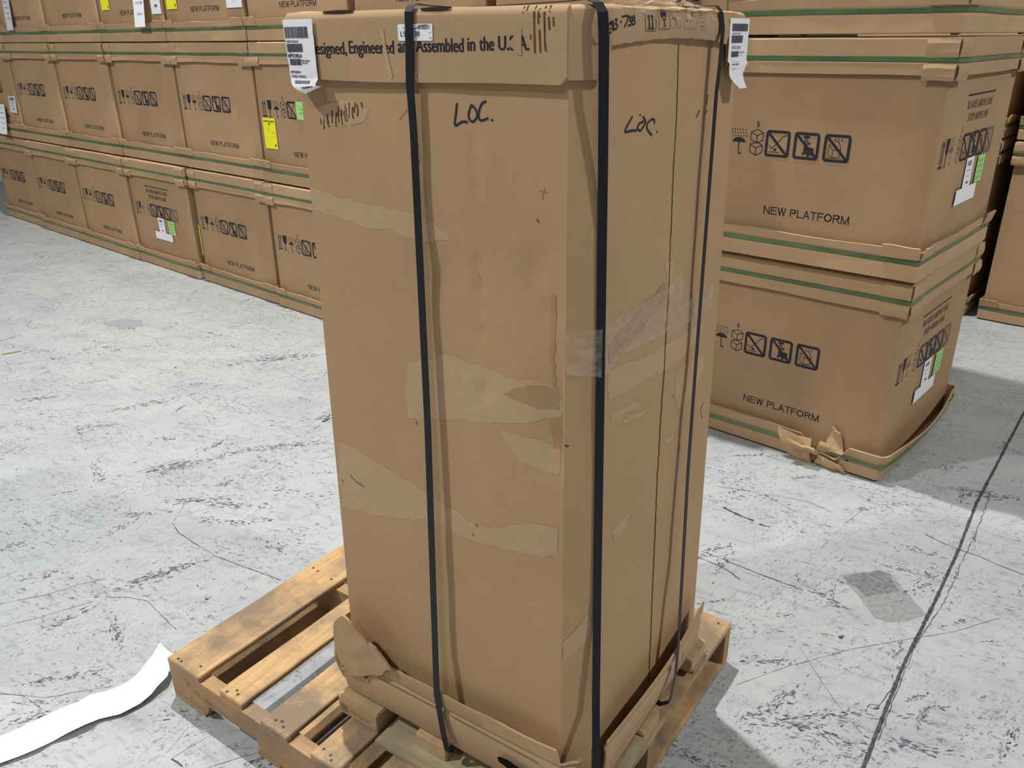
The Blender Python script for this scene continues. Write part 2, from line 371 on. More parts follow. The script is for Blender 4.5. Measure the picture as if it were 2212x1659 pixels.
def carton_parts(parent, seed, kind='A', H=CHT, prints=True, tray=None):
    rg = ring(CW, CD, .0, .014, 18); rb = ring(CW, CD, .016, .007, 10)
    ct = H-.122; s = seed
    # body
    bm = bmesh.new()
    bow = lambda p, z: .004*math.sin(max(0, min(1, (z-.05)/(H-.1)))*math.pi)*(1-((p[0]-CW/2)/(CW/2))**2*((abs(p[3]) > .5)) - (((p[1]-CD/2)/(CD/2))**2)*(abs(p[2]) > .5))
    zs = [.01+(H-.03)*i/10 for i in range(11)]
    sheet_ring(bm, rb, [(lambda p, z=z: (z, max(0, bow(p, z)))) for z in zs], cap=True)
    if prints:
        def bw_(a, b, half, span): return max(0, .004*math.sin(max(0, min(1, (b-.05)/(H-.1)))*math.pi)*(1-((a-half)/half)**2))
        front_print().place(bm, lambda a, b: (a+.0, .016-bw_(a, b, CW/2, CW)-.0012, b), .05)
        side_print().place(bm, lambda a, b: (CW-.016+bw_(a, b, CD/2, CD)+.0012, a, b), .05)
    link('carton_body', bm, [KRAFT2, INK, FADE], parent, True, 40)
    # cap
    bm = bmesh.new()
    rows = [lambda p: (ct+.006*nn(p[0], p[1], s, 4)-.002, .003+.003*nn(p[0], p[1], s+.4, 4)),
            lambda p: (ct+.038, .002), lambda p: (ct+.043, -.001), lambda p: (ct+.055, -.001),
            lambda p: (ct+.060, .002), lambda p: (H-.006+.003*nn(p[0], p[1], s+3, 7), .002+.002*nn(p[0], p[1], s+2, 4)),
            lambda p: (H+.0, -.006), lambda p: (H+.001, -.05)]
    sheet_ring(bm, rg, rows, cap=True)
    r = random.Random(seed*13+5)
    def tab(face, a0, a1, z0, z1, off):
        def fn(u, v):
            a = a0+(a1-a0)*u; z = z0+(z1-z0)*v+.003*nn(a, z0, s+face, 30); o = off+.004*math.sin(v*math.pi)+.003*nn(a*2, v, s, 9)
            return [(a, -o, z), (CW+o, a, z)][face]
        grid(bm, fn, 5, 4)
    for face, span in ((0, CW), (1, CD)):
        for e in (0, 1):
            w = .115+r.uniform(-.02, .02)
            a0, a1 = (0.0, w) if e == 0 else (span-w, span)
            tab(face, a0, a1, ct-.014+r.uniform(-.006, .004), ct+.037, .008)
            if r.random() < .8: tab(face, a0, a1, ct+.058, H-.004, .005)
    link('top_cap', bm, KRAFTC, parent, True, 7, .004)
    # tray
    bm = bmesh.new()
    if tray: tray(bm, rg)
    else:
        rows = [lambda p: (0.007, -.05), lambda p: (.006, -.003), lambda p: (.009, .002), lambda p: (.06, .003+.003*nn(p[0], p[1], s+5, 6)), lambda p: (.072, -.002), lambda p: (.084, -.002),
                lambda p: (.095, .003), lambda p: (.124+.007*nn(p[0], p[1], s+6, 5), .008+.007*nn(p[0], p[1], s+7, 4))]
        sheet_ring(bm, rg, rows)
        for face, span in ((0, CW), (1, CD)):
            for e in (0, 1):
                w = .12+r.uniform(-.02, .02); a0, a1 = (0.0, w) if e == 0 else (span-w, span)
                def fn(u, v, a0=a0, a1=a1, face=face):
                    a = a0+(a1-a0)*u; z = .092+.046*v+.004*nn(a, v, s+8, 20); o = .008+.012*v
                    return [(a, -o, z), (CW+o, a, z)][face]
                grid(bm, fn, 4, 2)
    link('base_tray', bm, KRAFTC, parent, True, 28 if tray else 7, .006)
    for z, off in ((ct+.049, .004), (.078, .004)):
        bm = bmesh.new(); q = .004
        def zz(p, d, z=z): return (z+d+q*nn(p[0], p[1], s+z, 2.5), off+(.008 if tray and z < .2 else 0)+(tray_flare(p)*.62 if tray and z < .2 else 0))
        sheet_ring(bm, rg, [lambda p: zz(p, -.0065), lambda p: zz(p, .0065)])
        link('green_strap', bm, GSTRAP, parent, False, 30, .0012)
def sheet_label(parent, name, x0, x1, z0, z1, ink=None, mats=(PAPER, BAR), curl=.0, yoff=.016, face=0, tilt=0, n=6, top=.004):
    bm = bmesh.new()
    def mp(a, b):
        u = (a-x0)/(x1-x0); v = (z1-b)/(z1-z0)
        o = yoff-.0165-top-.0 ; o = top+curl*v*v+.002*math.sin(u*5+v*4)*(curl > 0)
        aa = a+tilt*(b-z1)
        return (aa, .016-.004-o, b) if face == 0 else (CW-.016+.004+o, aa, b)
    grid(bm, lambda u, v: mp(x0+(x1-x0)*u, z0+(z1-z0)*v), n, n)
    if ink:
        def mp2(a, b):
            p = mp(x0+a, z0+b); return (p[0], p[1]-.0009, p[2]) if face == 0 else (p[0]+.0009, p[1], p[2])
        ink.place(bm, mp2, .03)
    return link(name, bm, list(mats), parent, True, 60)
def ink_ship(w, h, seed=1):
    k = Ink(); k.bars(w*.18, h*.74, w*.55, h*.16, seed); k.text('LOAD 4417', w*.2, h*.58, h*.055, w*.55); k.text('QTY 1', w*.3, h*.42, h*.04, w*.3); k.rect(w*.4, h*.2, w*.68, h*.27); return k
def ink_lines(w, h, n=5, mi=1):
    k = Ink(); t = ('SHIP TO STOCK', 'APPLIANCE UNIT', 'HOLD AREA 12', 'LOT 2208', 'UNIT 1')
    for i in range(n): k.text(t[i % 5], w*(.14+.03*i), h*(.90-.17*i)-h*.04, h*.035, w*.6, mi, .01)
    return k
def ink_energy(w, h):
    k = Ink(); k.text('ENERGYGUIDE', w*.07, h*.86, h*.065, w*.86, 1, .03); k.rect(w*.48, h*.80, w*.54, h*.86); k.disc(w*.51, h*.79, w*.05)
    for i in range(3): k.rect(w*.25, h*(.66-.03*i), w*.5, h*(.668-.03*i), 2); k.rect(w*.62, h*(.56-.03*i), w*.9, h*(.568-.03*i), 2)
    k.rect(w*.08, h*.40, w*.97, h*.406, 2); k.rect(w*.78, h*.08, w*.9, h*.16); return k
YELD = flat('energy_label_print', (.55, .52, .03), .6, .3)
GRND = flat('sticker_green_print', (.16, .34, .10), .6, .3)
def stickers_side(parent, face):
    sheet_label(parent, 'shipping_label', .405, .505, .285, .412, ink_ship(.10, .127, 3), face=face, tilt=-.02)
    sheet_label(parent, 'packing_slip', .335, .605, .238, .298, Ink(), face=face, tilt=.0, top=.0055)
    k = Ink(); [k.text('STOCK ITEM', .012, .078-.022*i, .010, .07) for i in range(4)]
    sheet_label(parent, 'green_sticker', .565, .665, .30, .405, k, (GRN, GRND), face=face, tilt=-.02)
# row frame
RL = Vector((-3.6236, 7.1876, 0)); RA = R(-41.116); T0 = -1.2951; RW = .9893
rdir = Vector((math.cos(RA), math.sin(RA), 0))
RC = Vector((1.4814, 2.8968, 0)); RCA = R(-42.31); rcd = Vector((math.cos(RCA), math.sin(RCA), 0))
ZT = (0, .8462, 1.6885)
protos = []
for s in range(3):
    p = empty('appliance_carton', (0, 0, 0)); carton_parts(p, s+1.0); protos.append(p)
tiers = ('bottom tier', 'middle tier', 'top tier')
cols = {-1: 'leftmost stack, cut by the frame', 0: 'second stack from the left end', 1: 'third stack from the left end',
        2: 'fourth stack from the left end', 3: 'fifth stack from the left end', 4: 'stack just left of the tall carton',
        5: 'stack hidden behind the tall carton, left one', 6: 'stack hidden behind the tall carton, right one'}
rr = random.Random(11); used = set(); CART = {}
def instance(seed):
    if seed in used: return copy_tree(protos[seed])
    used.add(seed); return protos[seed]
for k in range(-1, 7):
    for t in range(3):
        c = instance(rr.randrange(3))
        d = T0+RW*k+(.024*(k-4) if k > 4 else 0)
        loc = RL+rdir*(d+.004+rr.uniform(-.003, .003))+Vector((-rdir.y, rdir.x, 0))*rr.uniform(-.012, .012)
        loc.z = ZT[t]; c.location = loc; c.rotation_euler = (0, 0, RA+R(rr.uniform(-.35, .35)))
        c['category'] = 'cardboard box'; c['group'] = 'appliance cartons stacked three high in the long row'
        c['label'] = 'brown printed appliance carton, %s, %s' % (tiers[t], cols[k]); CART[k, t] = c
# the bottom carton that stands turned with its side print facing the aisle
c = CART[2, 0]; c.location = Vector(c.location)+rdir*(-.012)
c.rotation_euler = (0, 0, RA-R(90))
c.location = c.location+Vector((-rdir.y, rdir.x, 0))*CW+rdir*.02
c['label'] = 'bottom carton with white slip and green sticker, fourth stack from the left end'
stickers_side(c, 1)
CART[4, 1]['label'] = 'middle-tier carton with a yellow energy label, left of the tall strapped carton'
sheet_label(CART[4, 1], 'energy_label', .055, .192, .215, .402, ink_energy(.137, .187), (YEL, BAR, YELD), tilt=-.02)
k = Ink(); [k.text('STOCK', .035, .055-.022*i, .010, .04) for i in range(2)]
sheet_label(CART[4, 1], 'green_sticker', .428, .53, .408, .512, k, (GRN, GRND))
sheet_label(CART[3, 0], 'energy_label', .0175, .027, .20, .43, None, (YEL, BAR, YELD))
# loose papers and labels on the left end and the top tier
sheet_label(CART[-1, 1], 'hanging_paper', .50, .69, .03, .305, ink_lines(.19, .275), curl=.03, top=.028)
sheet_label(CART[-1, 1], 'shipping_label', .78, .955, .235, .385, ink_ship(.17, .15, 5), (PAPERG, BAR), curl=.01)
sheet_label(CART[0, 2], 'hanging_paper', .225, .375, .105, .36, ink_lines(.15, .255, 4), (PAPERG, BAR), curl=.012, top=.022)
sheet_label(CART[1, 2], 'hanging_paper', .955, .975, .3, .31, None)
sheet_label(CART[2, 2], 'hanging_paper', .665, .82, .10, .52, ink_lines(.155, .42, 5), curl=.03, top=.03)
sheet_label(CART[2, 2], 'energy_label', .085, .215, .222, .40, ink_energy(.13, .178), (YEL, BAR, YELD))
sheet_label(CART[2, 2], 'shipping_label', .835, .968, .18, .40, ink_ship(.13, .22, 7))
sheet_label(CART[3, 2], 'energy_label', .055, .192, .205, .402, ink_energy(.137, .187), (YEL, BAR, YELD))
sheet_label(CART[3, 2], 'shipping_label', .80, .975, .195, .42, ink_ship(.175, .225, 9))
CART[2, 2]['label'] = 'top-tier carton with a long white paper hanging on it, fourth stack from the left'
CART[3, 2]['label'] = 'top-tier carton with yellow energy label at its left, fifth stack from the left'
CART[0, 2]['label'] = 'top-tier carton with a translucent grey paper, second stack from the left end'
CART[-1, 1]['label'] = 'middle-tier carton with hanging white papers at the far left of the photo'
for o in [o for o in CART[1, 2].children if o.name.startswith('hanging_paper')]: bpy.data.objects.remove(o)
# right-hand stack, three cartons; the lowest has a flared and torn tray
def tray_flare(p):
    if abs(p[2]) > .5 and p[0] > CW/2: return .045*math.sin(math.pi*min(1, (p[1]+.05)/CD))+.012
    if p[3] < -.5: return .016 if p[0] > .55 else .008
    return .004
def torn_tray(bm, rg):
    def top(p):
        z = .128+.006*nn(p[0], p[1], 3.3, 5)
        if p[3] < -.5 and .70 < p[0] < .84: z = .060+.02*nn(p[0], 0, 2.2, 40)
        return z
    rows = [lambda p: (0.007, -.05), lambda p: (.007, -.004), lambda p: (.010, .004+tray_flare(p)*.12), lambda p: (.04, .004+tray_flare(p)*.35), lambda p: (.06, .004+tray_flare(p)*.5),
            lambda p: (min(.068, top(p)), .002+tray_flare(p)*.62), lambda p: (min(.09, top(p)), .004+tray_flare(p)*.75), lambda p: (top(p), .008+tray_flare(p))]
    sheet_ring(bm, rg, rows)
    def flap(pts, bend, y, n=5):
        a, b, c_, d = [Vector((p[0], -y-p[2], p[1])) for p in pts]
        def fn(u, v):
            q = a.lerp(b, u).lerp(d.lerp(c_, u), v); k = noise.noise_vector(q*28)*.012
            q.y -= bend*math.sin(v*2.4)+k.y; q.x += k.x*.6; q.z += k.z*.6; return q
        grid(bm, fn, n, n)
    flap([(.60, .012, 0), (.71, .004, 0), (.70, .118, 0), (.55, .132, 0)], .025, .022)
    flap([(.64, .05, 0), (.74, .06, .01), (.73, .10, .02), (.61, .112, .03)], .03, .03)
    flap([(.755, .085, 0), (.83, .075, .0), (.81, .165, .0), (.765, .185, .0)], -.02, .018)
    flap([(.72, .07, 0), (.78, .07, 0), (.79, .125, .01), (.74, .12, .0)], .012, .020)
    flap([(.72, .004, 0), (.86, .004, 0), (.83, .038, 0), (.74, .055, 0)], .012, .020)
right_labels = ('lowest carton of the near right stack, its base tray torn and flared', 'middle carton of the near right stack with white slips on its side', 'topmost carton of the near right stack, cut by the top of the photo')
for t in range(3):
    if t == 0: c = empty('appliance_carton', (0, 0, 0)); carton_parts(c, 7.0, tray=torn_tray)
    else: c = instance(t-1)
    a = RCA+R((.0, .15, -.2)[t]); dx = Vector((math.cos(a), math.sin(a), 0))
    loc = RC-dx*(CW+(.008, -.004, -.004)[t])+Vector((-dx.y, dx.x, 0))*((.035, .0, .0)[t]); loc.z = ZT[t]+(0, .004, .008)[t]
    c.location = loc; c.rotation_euler = (0, 0, a)
    c['category'] = 'cardboard box'; c['group'] = 'appliance cartons stacked three high in the long row'; c['label'] = right_labels[t]
    if t < 2: stickers_side(c, 1)
    CART[7, t] = c
# rear row of taller cartons past the gap
bp = Vector((3.012, 5.018, 0)); ba_ = R(-42); bdx = Vector((math.cos(ba_), math.sin(ba_), 0)); bdy = Vector((-bdx.y, bdx.x, 0))
tall0 = empty('tall_row_carton', (0, 0, 0)); carton_parts(tall0, 21.0, H=1.108, prints=False)
blab = {(0, 0): 'plain tall carton at floor level at the right edge of the photo', (0, 1): 'plain tall carton stacked on another at the right edge of the photo',
        (-1, 0): 'plain tall floor-level carton mostly hidden behind the near right stack', (-1, 1): 'plain tall upper carton mostly hidden behind the near right stack'}
first = True
for i in (0, -1):
    for t in range(2):
        c = tall0 if first else copy_tree(tall0); first = False
        x = 0.0 if i == 0 else -CW-.075
        loc = bp+bdx*x+bdy*.006*t; loc.z = t*1.112; c.location = loc; c.rotation_euler = (0, 0, ba_)
        c['label'] = blab[i, t]; c['category'] = 'cardboard box'; c['group'] = 'plain tall cartons in the rear row'
for t in range(2):                            # one more stack, added to close the gap and keep it dark
    c = copy_tree(tall0); loc = bp+bdx*(-.6)+bdy*1.1; loc.z = t*1.112; c.location = loc; c.rotation_euler = (0, 0, ba_)
    c['label'] = 'plain tall %s carton added behind the right gap to keep it dark' % ('floor-level', 'upper')[t]; c['category'] = 'cardboard box'; c['group'] = 'plain tall cartons in the rear row'
for i, p in enumerate(protos):
    if i not in used:
        for ch in list(p.children): bpy.data.objects.remove(ch)
        bpy.data.objects.remove(p)
# ------------------------------------------------------------------ tall strapped carton
BP = Vector((.12895, 1.22284, 0)); BA = R(-34.137); bw, bd = .6338, .6252
VX, VY = -.0323, .0421; ZB = .14
pk = empty('tall_strapped_carton', (BP.x, BP.y, ZB), BA, 'tall brown carton held by three black straps, standing on the wooden pallet', 'cardboard box')
def Wp(x, y, z): return Vector((x+VX*z, y+VY*z, z-ZB))
BE = .045
def corners(z, off):
    c = .040; c2 = .048+(1.7-z)*.008
    P = [Vector((-bw, 0)), Vector((-c, 0)), Vector((0, c2)), Vector((0, bd)), Vector((-BE, bd+BE)), Vector((-bw, bd+BE)), Vector((-bw-BE, bd)), Vector((-bw-BE, BE))]
    out = []; n = len(P)
    for i in range(n):
        a, b, c_ = P[i-1], P[i], P[(i+1) % n]; d1 = (b-a).normalized(); d2 = (c_-b).normalized()
        n1 = Vector((d1.y, -d1.x)); n2 = Vector((d2.y, -d2.x)); m_ = (n1+n2).normalized(); out.append(b+m_*(off/max(.5, m_.dot(n1))))
    return out
SEG = [64, 6, 60, 3, 16, 3, 16, 4]
def bring(z, off, disp=None):
    C = corners(z, off); pts = []
    for i, n in enumerate(SEG):
        a, b = C[i], C[(i+1) % 8]; d = (b-a).normalized(); nr = Vector((d.y, -d.x))
        for k in range(n):
            q = a.lerp(b, k/n)
            if disp: q = q+nr*disp(i, k/n, z)
            pts.append((q, i, k/n))
    return pts
dents = [(.222, 1.535, .004, .012), (.222, 1.50, .004, .010), (.219, 1.468, .004, .012), (.222, 1.33, .005, .013), (.219, 1.29, .005, .014), (.222, 1.25, .004, .010), (.22, 1.205, .004, .010),
         (.218, 1.09, .006, .018), (.10, 1.33, .006, .03), (.07, 1.27, .005, .025), (.30, 1.30, .004, .03), (.56, 1.55, -.004, .025), (.50, 1.57, -.004, .02), (.05, 1.02, .010, .05), (.05, 1.12, .008, .05)]
def bdisp(seg, f, z):
    g = .0
    if seg == 0:
        u = bw-(bw-.04)*f; e = max(0, math.sin(math.pi*f))**.5
        g = (.006*noise.noise(Vector((u*3.1, z*1.6, 2)))+.002*noise.noise(Vector((u*12, z*8, 5))))*e
        for (du, dz, dd, dr) in dents:
            r2 = ((u-du)**2+((z-dz)*.8)**2)/dr**2
            if r2 < 9: g -= dd*math.exp(-r2)
    elif seg == 2:
        u = .05+(bd-.05)*f; e = min(1, max(0, math.sin(math.pi*f))**.5+.35*(f > .5))
        g = (.006*noise.noise(Vector((u*3.3, z*1.9, 9)))+.002*noise.noise(Vector((u*12, z*8, 15))))*e+.004*math.sin(f*math.pi)
    elif seg == 1: g = -.004*math.exp(-((z-1.08)/.10)**2)*math.sin(math.pi*f)
    return g
ZS0, ZS1, NR = .214, 1.738, 130
bm = bmesh.new(); prev = None
for j in range(NR+1):
    z = ZS0+(ZS1-ZS0)*j/NR
    cur = [bm.verts.new(Wp(q.x, q.y, z)) for q, i, f in bring(z, 0, bdisp)]
    if prev:
        for i in range(len(cur)): bm.faces.new((prev[i], prev[(i+1) % len(cur)], cur[(i+1) % len(cur)], cur[i]))
    else: bm.faces.new(list(reversed(cur)))
    prev = cur
bm.faces.new(prev)
def fmap(off=.0012):                          # printed or torn shapes on the front; a = distance left of the virtual corner
    def f(a, z): return Wp(-a, -bdisp(0, (bw-a)/(bw-.04), z)-off, z)
    return f
def smap(off=.0012):
    def f(a, z):
        c2 = .048+(1.7-z)*.008
        if a >= c2: return Wp(bdisp(2, (a-c2)/(bd-c2), z)+off, a, z)
        g = max(0, min(1, (a+.0)/c2)); o = off*.8                   # a in [0, c2) runs over the corner bevel
        return Wp(-.04*(1-g)+o, c2*g-o, z)
    return f
def nF(px, py):                               # picture point -> (distance left of corner, height) on the front
    return _hit(px, py, 0)
def nS(px, py): return _hit(px, py, 1)
def _hit(px, py, side, off=0):
    d = fw+CR*((px-1106)/F)-CU*((py-829.5)/F); o = Vector((0, 0, CH))-BP
    c, s = math.cos(-BA), math.sin(-BA)
    d = Vector((d.x*c-d.y*s, d.x*s+d.y*c, d.z)); o = Vector((o.x*c-o.y*s, o.x*s+o.y*c, o.z))
    if side == 0: t = (VY*o.z-o.y-off)/(d.y-VY*d.z); p = o+d*t; return (-(p.x-VX*p.z), p.z)
    t = (VX*o.z-o.x+off)/(d.x-VX*d.z); p = o+d*t; return (p.y-VY*p.z, p.z)
rg_ = random.Random(3)
def curve(P, n=5):                            # rounded pen path through the points
    P = [Vector(p) for p in P]; out = []
    for i in range(len(P)-1):
        a, b, c, d = P[max(0, i-1)], P[i], P[i+1], P[min(len(P)-1, i+2)]
        for j in range(n):
            t = j/n; out.append(b*1.0+(c-a)*.5*t+(a*2-b*5+c*4-d)*.5*t*t+(b*3-a-c*3+d)*.5*t*t*t)
    return out+[P[-1]]
def rag(pts, amp=.003, step=.012):            # ragged outline
    out = []; n = len(pts)
    for i in range(n):
        a, b = Vector(pts[i]), Vector(pts[(i+1) % n]); k = max(1, int((b-a).length/step)); d = (b-a).normalized() if (b-a).length > 1e-6 else Vector((1, 0)); nr = Vector((-d.y, d.x))
        for j in range(k): out.append(tuple(a.lerp(b, j/k)+nr*rg_.uniform(-amp, amp)*(.4 if j == 0 else 1)))
    return out
front_light = [[(668, 400), (725, 425), (800, 440), (880, 457), (930, 475), (972, 510), (972, 520), (915, 524), (840, 495), (790, 492), (700, 462), (676, 455)],
 [(880, 785), (960, 765), (1020, 785), (1100, 815), (1150, 822), (1195, 838), (1208, 850), (1208, 905), (1130, 915), (1060, 915), (960, 907), (880, 905), (877, 840)],
 [(729, 952), (760, 965), (850, 1020), (930, 1070), (1000, 1115), (1030, 1136), (1060, 1142), (1140, 1130), (1205, 1140), (1203, 1198), (1150, 1202), (1080, 1185), (1010, 1165), (930, 1125), (820, 1115), (742, 1095), (735, 1040)],
 [(1078, 928), (1130, 945), (1205, 965), (1206, 1028), (1180, 1022), (1120, 992)],
 [(640+250, 300), (905, 310), (910, 340), (900, 380), (893, 390)],
 [(690, 240), (700, 225), (760, 215), (800, 235), (790, 262), (740, 275), (700, 272)]]
k = Ink()
for p in front_light: k.poly(rag([nF(*q) for q in p]), 3)
k.place(bm, fmap(.0005), .02)
k = Ink()
for p in ([(1088, 850), (1130, 836), (1198, 838), (1206, 860), (1204, 888), (1160, 886), (1120, 866)], [(1185, 905), (1210, 905), (1212, 975), (1190, 970)], [(1188, 640), (1200, 640), (1196, 850), (1190, 850)]): k.poly(rag([nF(*q) for q in p]), 4)
for i in range(15):                           # exposed flutes, upper left
    x = 693+i*6.2+(i % 3); t = i/14; y = 262-34*t+(8 if i % 2 else 0); h = 14+18*math.sin(t*3.1)+rg_.uniform(-5, 6)
    k.stroke([nF(x+rg_.uniform(-2, 2), y-h/2), nF(x+1, y), nF(x+2+rg_.uniform(-2, 2), y+h/2)], .0022+rg_.uniform(0, .0016), 5)
for x, y in ((757, 1025), (762, 1030), (768, 1036), (773, 1040), (778, 1043), (784, 1047), (1028, 1133), (1020, 1152), (739, 1036), (898, 912), (1161, 474)): k.stroke([nF(x, y), nF(x+3, y+6)], .0022, 5)
for (a, b) in (((1176, 405), (1172, 430)), ((1183, 415), (1165, 412)), ((1030, 590), (1036, 606)), ((865, 258), (882, 235))): k.stroke([nF(*a), nF(*b)], .0018, 4)
k.place(bm, fmap(.0008), .02)
# marker handwriting LOC. on both faces
k = Ink()
def pen(pts, w, mp): k.stroke(curve([mp(*p) for p in pts]), w*.86, 1)
pen([(989, 224), (987, 245), (985, 270), (1000, 263), (1011, 263)], .0042, nF)
pen([(1020, 226), (1014, 244), (1016, 258), (1024, 262), (1032, 250), (1028, 235), (1021, 228)], .0042, nF)
pen([(1050, 219), (1042, 224), (1036, 240), (1036, 255), (1042, 260), (1055, 255)], .0042, nF)
k.disc(*nF(1064, 259), .0022)
k.place(bm, fmap(.0010), .012)
side_light = [[(1312, 800), (1400, 765), (1435, 742), (1470, 722), (1500, 700), (1515, 690), (1520, 708), (1500, 740), (1450, 790), (1400, 815), (1312, 868)], [(1460, 800), (1500, 770), (1518, 762), (1520, 790), (1500, 840), (1475, 875), (1458, 880), (1455, 830)],
              [(1318, 895), (1380, 865), (1370, 885), (1320, 905)], [(1345, 905), (1400, 880), (1385, 895), (1345, 918)], [(1320, 1145), (1360, 1105), (1350, 1140), (1325, 1165)], [(1430, 950), (1458, 930), (1450, 945), (1436, 962)],
              [(1430, 565), (1450, 560), (1448, 640), (1436, 650)]]
k2 = Ink()
for p in side_light: k2.poly(rag([nS(*q) for q in p]), 3)
k2.place(bm, smap(.0005), .02)
k2 = Ink(); k2.poly(rag([(.075, 1.20), (.20, 1.235), (.30, 1.262), (.312, 1.225), (.20, 1.185), (.09, 1.16)]), 4)
k2.poly(rag([(.0, .60), (.05, .66), (.05, .60), (.0, .55)]), 3)
for (a, b, w) in (((1529, 205), (1526, 225), 4), ((1509, 240), (1503, 252), 7), ((1522, 247), (1527, 238), 4), ((1452, 853), (1449, 860), 4), ((1466, 965), (1463, 972), 4), ((1519, 870), (1512, 885), 3), ((1512, 885), (1516, 905), 3), ((1375, 247), (1376, 249), 5), ((1260, 975), (1265, 974), 4)):
    k2.stroke([nS(*a), nS(*b)], .0006*w, 5)
pts = [nS(*p) for p in ((1462, 98), (1456, 250), (1449, 400), (1441, 560), (1433, 720), (1425, 900), (1417, 1050), (1409, 1200), (1402, 1340), (1397, 1470))]
pv = None                                     # perforated seam
for i in range(len(pts)-1):
    n = 16
    for j in range(n):
        a = Vector(pts[i]).lerp(Vector(pts[i+1]), j/n); b = Vector(pts[i]).lerp(Vector(pts[i+1]), (j+(.72 if i < 3 else .98))/n)
        a.x += rg_.uniform(-.0012, .0012); b.x += rg_.uniform(-.0012, .0012)
        k2.stroke([a, b], .0042 if i > 2 else .0035, 5)
k2.place(bm, smap(.0008), .02)
k = Ink()
pen([(1360, 252), (1352, 268), (1346, 284), (1358, 282), (1368, 281)], .0044, nS)
pen([(1381, 252), (1386, 262), (1381, 274), (1375, 282), (1370, 276), (1374, 266), (1382, 262)], .0044, nS)
pen([(1405, 266), (1404, 258), (1398, 258), (1390, 266), (1389, 276), (1393, 284), (1399, 291)], .0044, nS)
k.disc(*nS(1411, 284), .0024)
k.place(bm, smap(.0010), .012)
link('carton_body', bm, [KRAFT, INK, FADE, TORN, TORN2, BROWN], pk, True, 32)
# lid
bm = bmesh.new(); ZTOP = 1.744
def lidbot(seg, f):
    if seg == 0: return 1.634
    if seg == 1: return 1.6405
    if seg == 2:
        a = .05+(bd-.05)*f
        if a > .53: return 1.6445
        z = 1.685+.013*math.sin(min(1, a/.42)*math.pi*.75)+.002*noise.noise(Vector((a*60, 0, 1)))
        return z-(.010*max(0, (a-.40)/.13)**2)
    return 1.64
prof = [(0, .010), (.33, .011), (.66, .011), (1, .010), ('a', .007), ('b', .001), ('c', -.012), ('d', -.06), ('e', -.14)]
ZP = {'a': .0045, 'b': .0075, 'c': .009, 'd': .002, 'e': -.006}
prev = None
for kk, off in prof:
    pts = bring(1.70, off); cur = []
    for q, i, f in pts:
        zb = lidbot(i, f); rum = .004*noise.noise(Vector((q.x*9, q.y*9, 4)))+(.006*math.sin(math.pi*f)*noise.noise(Vector((q.y*22, 2, 2))) if i == 2 else 0)
        zt = ZTOP-.006+rum*(0 if isinstance(kk, str) and kk in 'a' else .6)
        if isinstance(kk, str): z = ZTOP-.006+ZP[kk]+rum
        else: z = zb+(zt-zb)*kk
        b = 0
        if i == 2: b = .012*max(0, math.sin(math.pi*f))**1.2*(1-(0 if isinstance(kk, str) else abs(kk-.5)*1.2))
        nrm = {0: (0, -1), 2: (1, 0)}.get(i, (0, 0))
        cur.append(bm.verts.new(Wp(q.x+nrm[0]*b, q.y+nrm[1]*b, z)))
    if prev:
        for i in range(len(cur)): bm.faces.new((prev[i], prev[(i+1) % len(cur)], cur[(i+1) % len(cur)], cur[i]))
    prev = cur
bm.faces.new(prev)
def lidf(a, z, off=.0145):                    # outer front panel of the lid
    e = .0016*noise.noise(Vector((a*8, z*9, 3)))
    if z > 1.735: k_ = (z-1.735)/.012; return Wp(-a, -off+.010*k_*k_-e, z)
    return Wp(-a, -off-e, z)
solid(bm, .004)
def lp(u, v):
    a = .646-(.646-.036)*u; zb = 1.6325+.0016*math.sin(a*11)
    if u > .972: k_ = (u-.972)/.028; zb += .012*(1-math.sqrt(max(0, 1-k_*k_)))
    return lidf(a, zb+(1.747-zb)*v)
b3 = bmesh.new(); grid(b3, lp, 70, 14); solid(b3, .004); me_ = bpy.data.meshes.new('t'); b3.to_mesh(me_); b3.free(); bm.from_mesh(me_); bpy.data.meshes.remove(me_)
# print on the lid front
k = Ink()
for t_, x0, x1 in (('D', 663, 681), ('esigned,', 684, 749), ('Engineered', 755, 851), ('and', 860, 891), ('Assembled', 899, 1001), ('in', 1010, 1026), ('the', 1036, 1067), ('U.S.A.', 1077, 1143)):
    y_ = 117-(x0-683)*.022
    a, z = _hit(x0, y_, 0, .015); a1, z1 = _hit(x1, y_, 0, .015); k.text(t_, -a, z, .0215, a-a1, 0, .022)
k.place(bm, lambda a, b: lidf(-a, b, .0151), .02, {0: 1})
k = Ink()
for (x0, y0, x1, y1) in ((1129, 14, 1130, 30), (1136, 12, 1138, 24), (1154, 12, 1156, 116), (1163, 24, 1164, 54), (1176, 14, 1178, 104), (1186, 12, 1187, 26), (1166, 66, 1168, 116), (1186, 38, 1188, 66), (1196, 38, 1197, 60), (1166, 20, 1166, 40), (1147, 76, 1147, 86), (1178, 96, 1180, 114)):
    p, q = _hit(x0, y0, 0, .014), _hit(x1, y1, 0, .014)
    n = max(1, int(abs(y1-y0)/14))
    for j in range(n):
        a = Vector(p).lerp(Vector(q), j/n); b = Vector(p).lerp(Vector(q), (j+.78)/n); k.stroke([a, b], .0022+rg_.uniform(0, .0010), 1)
k.place(bm, lambda a, b: lidf(a, b, .0152), .02, {1: 4})
k = Ink(); k.poly(rag([_hit(x, y, 0, .014) for x, y in ((826, 62), (829, 62), (832, 80), (838, 118), (850, 168), (845, 170), (838, 150), (830, 118), (826, 84), (820, 82))], .001, .008), 2)
k.poly(rag([_hit(x, y, 0, .014) for x, y in ((888, 150), (900, 155), (904, 175), (888, 176))], .001, .008), 2)
